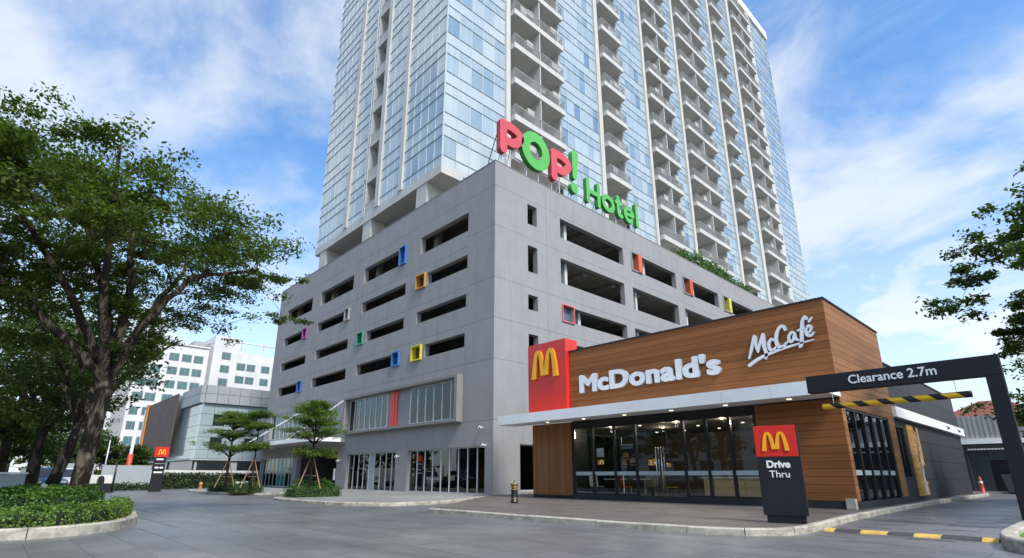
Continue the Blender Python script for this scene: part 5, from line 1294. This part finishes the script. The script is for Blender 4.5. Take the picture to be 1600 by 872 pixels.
boxo('cabinet_body', (-24.0, -23.45, .22, .92, .0, 1.05), m_opan, cb_, .01); boxo('lid', (-24.04, -23.41, .18, .96, 1.055, 1.11), m_alu, cb_); boxo('latch', (-23.448, -23.43, .80, .84, .5, .62), m_steel, cb_)
bc = thing('concrete_bench', 'low round edged concrete seat at the left edge', 'bench', (-19.6, -.05, 0)); MB().lathe([(.45, .36), (.48, .38), (.48, .44), (.45, .46)], (-19.6, -.05, 0), 24).build('seat', m_kerb, bc); MB().lathe([(.24, 0), (.20, .36)], (-19.6, -.05, 0), 16).build('pedestal', m_kerb, bc)

# ================================================================== PLANTERS AND TREES
pb = MB().prism(inset(PLANT), -.02, .11, 0).build('planting_bed', m_soil); tag(pb, kind='structure')
kerb_path(pb, PLANT[:10], .20, -.03, .17, 1.1)
hedge('hedge', 'low light green hedge curving along the kerb of the left bed', [(-12.72, -.3), (-12.66, .5), (-12.72, 1.0), (-13.05, 1.45), (-13.7, 1.88), (-14.7, 2.2), (-16.3, 2.45)], .42, .36, .10, m_leafL, dens=1100, size=.048, rough=.035)
hedge('hedge', 'darker clipped hedge around the foot of the big tree', [(-13.75, .45), (-14.2, 1.0), (-15.0, 1.35), (-16.4, 1.55), (-18.0, 1.7)], .95, .58, .10, m_leafH, dens=850, size=.058, flowers=8, rough=.07)
hedge('hedge', 'low hedge behind the big tree', [(-18.6, .75), (-24, 1.0), (-32, 1.3)], 1.3, .5, .10, m_leafH, dens=170, size=.10)
# big rain tree
TB = (-16.0, 1.58, .1)
trunk = [(-16.0, 1.55, .05), (-15.98, 1.56, .5), (-15.95, 1.60, 1.4), (-15.95, 1.62, 2.4), (-15.95, 1.66, 3.25)]
fk = (-15.95, 1.66, 3.1)
limbs = [[fk, (-15.8, .9, 4.6), (-15.9, -.4, 6.6), (-16.2, -1.8, 8.0)], [fk, (-16.3, 1.4, 5.0), (-16.6, .6, 7.2), (-17.2, -.4, 8.3)], [fk, (-15.9, 1.75, 5.2), (-15.6, 1.5, 7.4), (-15.4, 1.7, 8.2)],
         [fk, (-15.6, 2.1, 4.6), (-15.3, 2.9, 6.0), (-15.0, 4.4, 6.5)], [fk, (-16.5, 2.2, 4.8), (-17.6, 3.0, 6.6), (-18.8, 3.6, 7.9)], [fk, (-15.0, 1.2, 4.8), (-13.8, .9, 6.4), (-12.6, .7, 7.6)], [fk, (-15.5, .7, 4.0), (-15.3, -.8, 5.2), (-15.4, -2.6, 6.4)]]
cl = umbrella(-16.1, .65, 165, 5.3, 5.5, 8.8, 5, sx=.85, rx=(.45, .95), flat=.34, keep=lambda x, y, z: not (y > 2.6 and z < 5.7 + .0 * y))
cl += umbrella(-15.9, -1.6, 50, 3.4, 6.2, 8.8, 8, rx=(.45, .8), flat=.3)
r9 = random.Random(21)
for _ in range(9): cl.append(((-15.6 + r9.uniform(-1.8, 1.2), r9.uniform(1.7, 2.7), r9.uniform(3.9, 5.4)), r9.uniform(.35, .6), .2))
for _ in range(30): cl.append(((-16 + r9.uniform(-2.4, 1.4), r9.uniform(-3.4, .2), r9.uniform(3.9, 5.8)), r9.uniform(.4, .7), .22))
broad_tree('rain_tree', 'big spreading tree with a pale patched trunk in the left bed', TB, trunk, limbs, cl, m_leafA, .10, m_bark, 'trees in the left bed', (.19, .17), .11, 560)
def simple_tree(name, label, x, y, zf, R0, zlo, zhi, n, leaf, ls, seed, group, tr=.24, mats=m_barkd, lean=(0, 0), nper=200, rx=(.6, 1.1), keep=None):
    r_ = random.Random(seed); f = (x + lean[0], y + lean[1], zf)
    tk = [(x, y, -.02), (x + lean[0] * .4, y + lean[1] * .4, zf * .4), (x + lean[0] * .75, y + lean[1] * .75, zf * .75), f]; lm = []
    for k in range(6):
        a = 2 * math.pi * k / 6 + r_.uniform(-.4, .4); q = R0 * r_.uniform(.5, .75)
        lm.append([(f[0], f[1], f[2] - .1), (f[0] + q * .35 * math.cos(a), f[1] + q * .35 * math.sin(a), zf + (zhi - zf) * .35), (f[0] + q * math.cos(a), f[1] + q * math.sin(a), zf + (zhi - zf) * .72)])
    return broad_tree(name, label, (x, y, 0), tk, lm, umbrella(f[0], f[1], n, R0, zlo, zhi, seed, rx=rx, flat=.36, hollow=.1, keep=keep), leaf, ls, mats, group, (tr, tr * .75), tr * .55, nper, 8)
simple_tree('rain_tree', 'leaning trunk tree just behind the big tree', -24.5, 1.55, 2.7, 4.3, 3.4, 7.2, 75, m_leafB, .15, 31, 'trees in the left bed', .20, m_bark, (.1, .5), keep=lambda x, y, z: y < 3.0)
simple_tree('rain_tree', 'dark trunked tree second behind the big tree', -30, 1.35, 2.9, 4.6, 3.2, 7.4, 80, m_leafB, .16, 32, 'trees in the left bed', .24, keep=lambda x, y, z: y < 3.3)
simple_tree('rain_tree', 'farthest tree of the left bed', -36, .4, 2.8, 4.8, 2.8, 7.4, 70, m_leafB, .2, 33, 'trees in the left bed', .24, keep=lambda x, y, z: y < 3.6)
simple_tree('rain_tree', 'tree at the left edge behind the cabinet', -34, -3.6, 2.6, 5.0, 2.4, 7.8, 90, m_leafB, .2, 34, 'trees in the left bed', .26)
simple_tree('street_tree', 'bushy tree behind the pale wall, left of the white pole', -62, 6.6, 1.2, 2.4, 1.6, 5.2, 70, m_leafB, .24, 35, 'small trees behind the pale wall', .14)
simple_tree('street_tree', 'bushy tree behind the pale wall, right of the white pole', -62, 9.9, 1.0, 1.5, 1.4, 3.6, 40, m_leafB, .24, 36, 'small trees behind the pale wall', .13)
simple_tree('street_tree', 'taller tree far behind the dark trunks', -58, 1.0, 2.0, 4.0, 2.0, 6.5, 70, m_leafB, .28, 37, 'small trees behind the pale wall', .2)
# layered trees with stakes in clipped hedge boxes
for nm, (x0, x1, y0, y1, h, lf, fl_) in (('clipped square hedge with white flowers around the staked tree before the entrance', (-25.2, -23.9, 9.85, 12.0, .42, m_leafH, 0)), ('low clipped hedge box at the tip of the far island', (-32.9, -31.7, 9.75, 11.3, .42, m_leafH, 0)), ('smaller clipped hedge box left of the far island tree', (-36.9, -35.6, 9.8, 11.0, .45, m_leafH, 0))):
    hedge('hedge_box', nm, [((x0 + x1) / 2, y0), ((x0 + x1) / 2, (y0 + y1) / 2), ((x0 + x1) / 2, y1)], x1 - x0, h, .10, lf, 'clipped hedge boxes under the layered trees', dens=520, size=.055, rough=.015)
bush('flowering_shrub', 'leafy shrub with white flowers inside the hedge box before the entrance', [(-24.7, 10.4, .62, .4, .5, .28), (-24.5, 11.3, .62, .4, .5, .28)], m_leafH, None, 330, .10)
bush('flowering_shrub', 'leafy shrub above the far island hedge box', [(-32.4, 10.2, .6, .4, .5, .26), (-32.3, 10.9, .58, .4, .4, .24)], m_leafL, None, 260, .11)
tier_tree('layered_tree', 'staked tree with flat layered foliage in front of the podium entrance', -24.3, 10.62, .45, [(1.95, .85, .85, 0, 0), (2.75, 1.15, 1.2, .1, .05), (3.30, 1.2, 1.2, 0, 0), (3.75, .85, .85, 0, .0), (4.1, .5, .5, 0, -.1)], 'layered trees on the pavement', 41)
tier_tree('layered_tree', 'layered tree on the far island in front of the office block', -32.6, 9.55, .4, [(2.45, 1.55, 1.5, 0, 0), (3.2, 1.3, 1.25, 0, 0), (3.75, .95, .9, 0, .1), (4.15, .6, .5, 0, 0)], 'layered trees on the pavement', 42, .07)
tier_tree('layered_tree', 'thinner layered tree beside the podium wall on the far island', -31.3, 10.45, .4, [(2.5, .75, .7, 0, 0), (3.6, .8, .7, 0, 0), (4.2, .5, .45, 0, 0)], 'layered trees on the pavement', 43, .045)
# right trees
simple_tree('shade_tree', 'tree with long drooping branches at the right edge', 3.6, 20.8, 3.2, 5.7, 5.6, 9.9, 115, m_leafB, .14, 51, 'trees on the right', .26, nper=620, rx=(.5, .9))
simple_tree('shade_tree', 'smaller tree behind the gate post at the right edge', 1.9, 29.5, 1.8, 3.4, 3.0, 6.4, 80, m_leafB, .17, 52, 'trees on the right', .16, nper=300)

# ================================================================== ACROSS THE STREET (behind the camera, mirrored in the glass)
def street_block(label, x0, x1, y0, y1, h, mat, nx, nz):
    T = thing('street_building', label, 'building', ((x0 + x1) / 2, y1, 0), 'buildings across the street mirrored in the glass')
    boxo('wall', (x0, x1, y0, y1, 0, h), mat, T); boxo('roof', (x0 - .3, x1 + .3, y0, y1 + .3, h, h + .4), m_cream, T)
    for i in range(nx):
        for k in range(nz):
            x = x0 + (x1 - x0) * (i + .5) / nx; z = 1.2 + (h - 1) * k / nz; sbox('window', (x - .9, x + .9, y1, y1 + .04, z, z + 1.6), m_dglass, T)
street_block('white building across the street mirrored in the right panes', -46, -24, -42, -30, 9.5, m_hwhite, 6, 3)
street_block('dark grey building across the street mirrored in the left panes', -92, -50, -46, -34, 13, m_charw, 9, 4)
street_block('brown building across the street beyond the white one', -20, 30, -44, -32, 11, m_stone, 10, 3)
for i, (x, y) in enumerate(((-62, -22), (-50, -20), (-40, -23), (-30, -21), (-18, -22))):
    simple_tree('street_tree', ('first', 'second', 'third', 'fourth', 'fifth')[i] + ' tree across the street mirrored in the glass, counted from the left', x, y, 2.4, 4.6, 3.0, 8.5, 45, m_leafD, .4, 60 + i, 'trees across the street mirrored in the glass', .22, nper=90)
hedge('hedge', 'tall hedge along the right side of the lane beyond the lawn', [(2.9, 24.5), (2.9, 42)], 1.0, 2.2, 0, m_leafD, dens=90, size=.16)
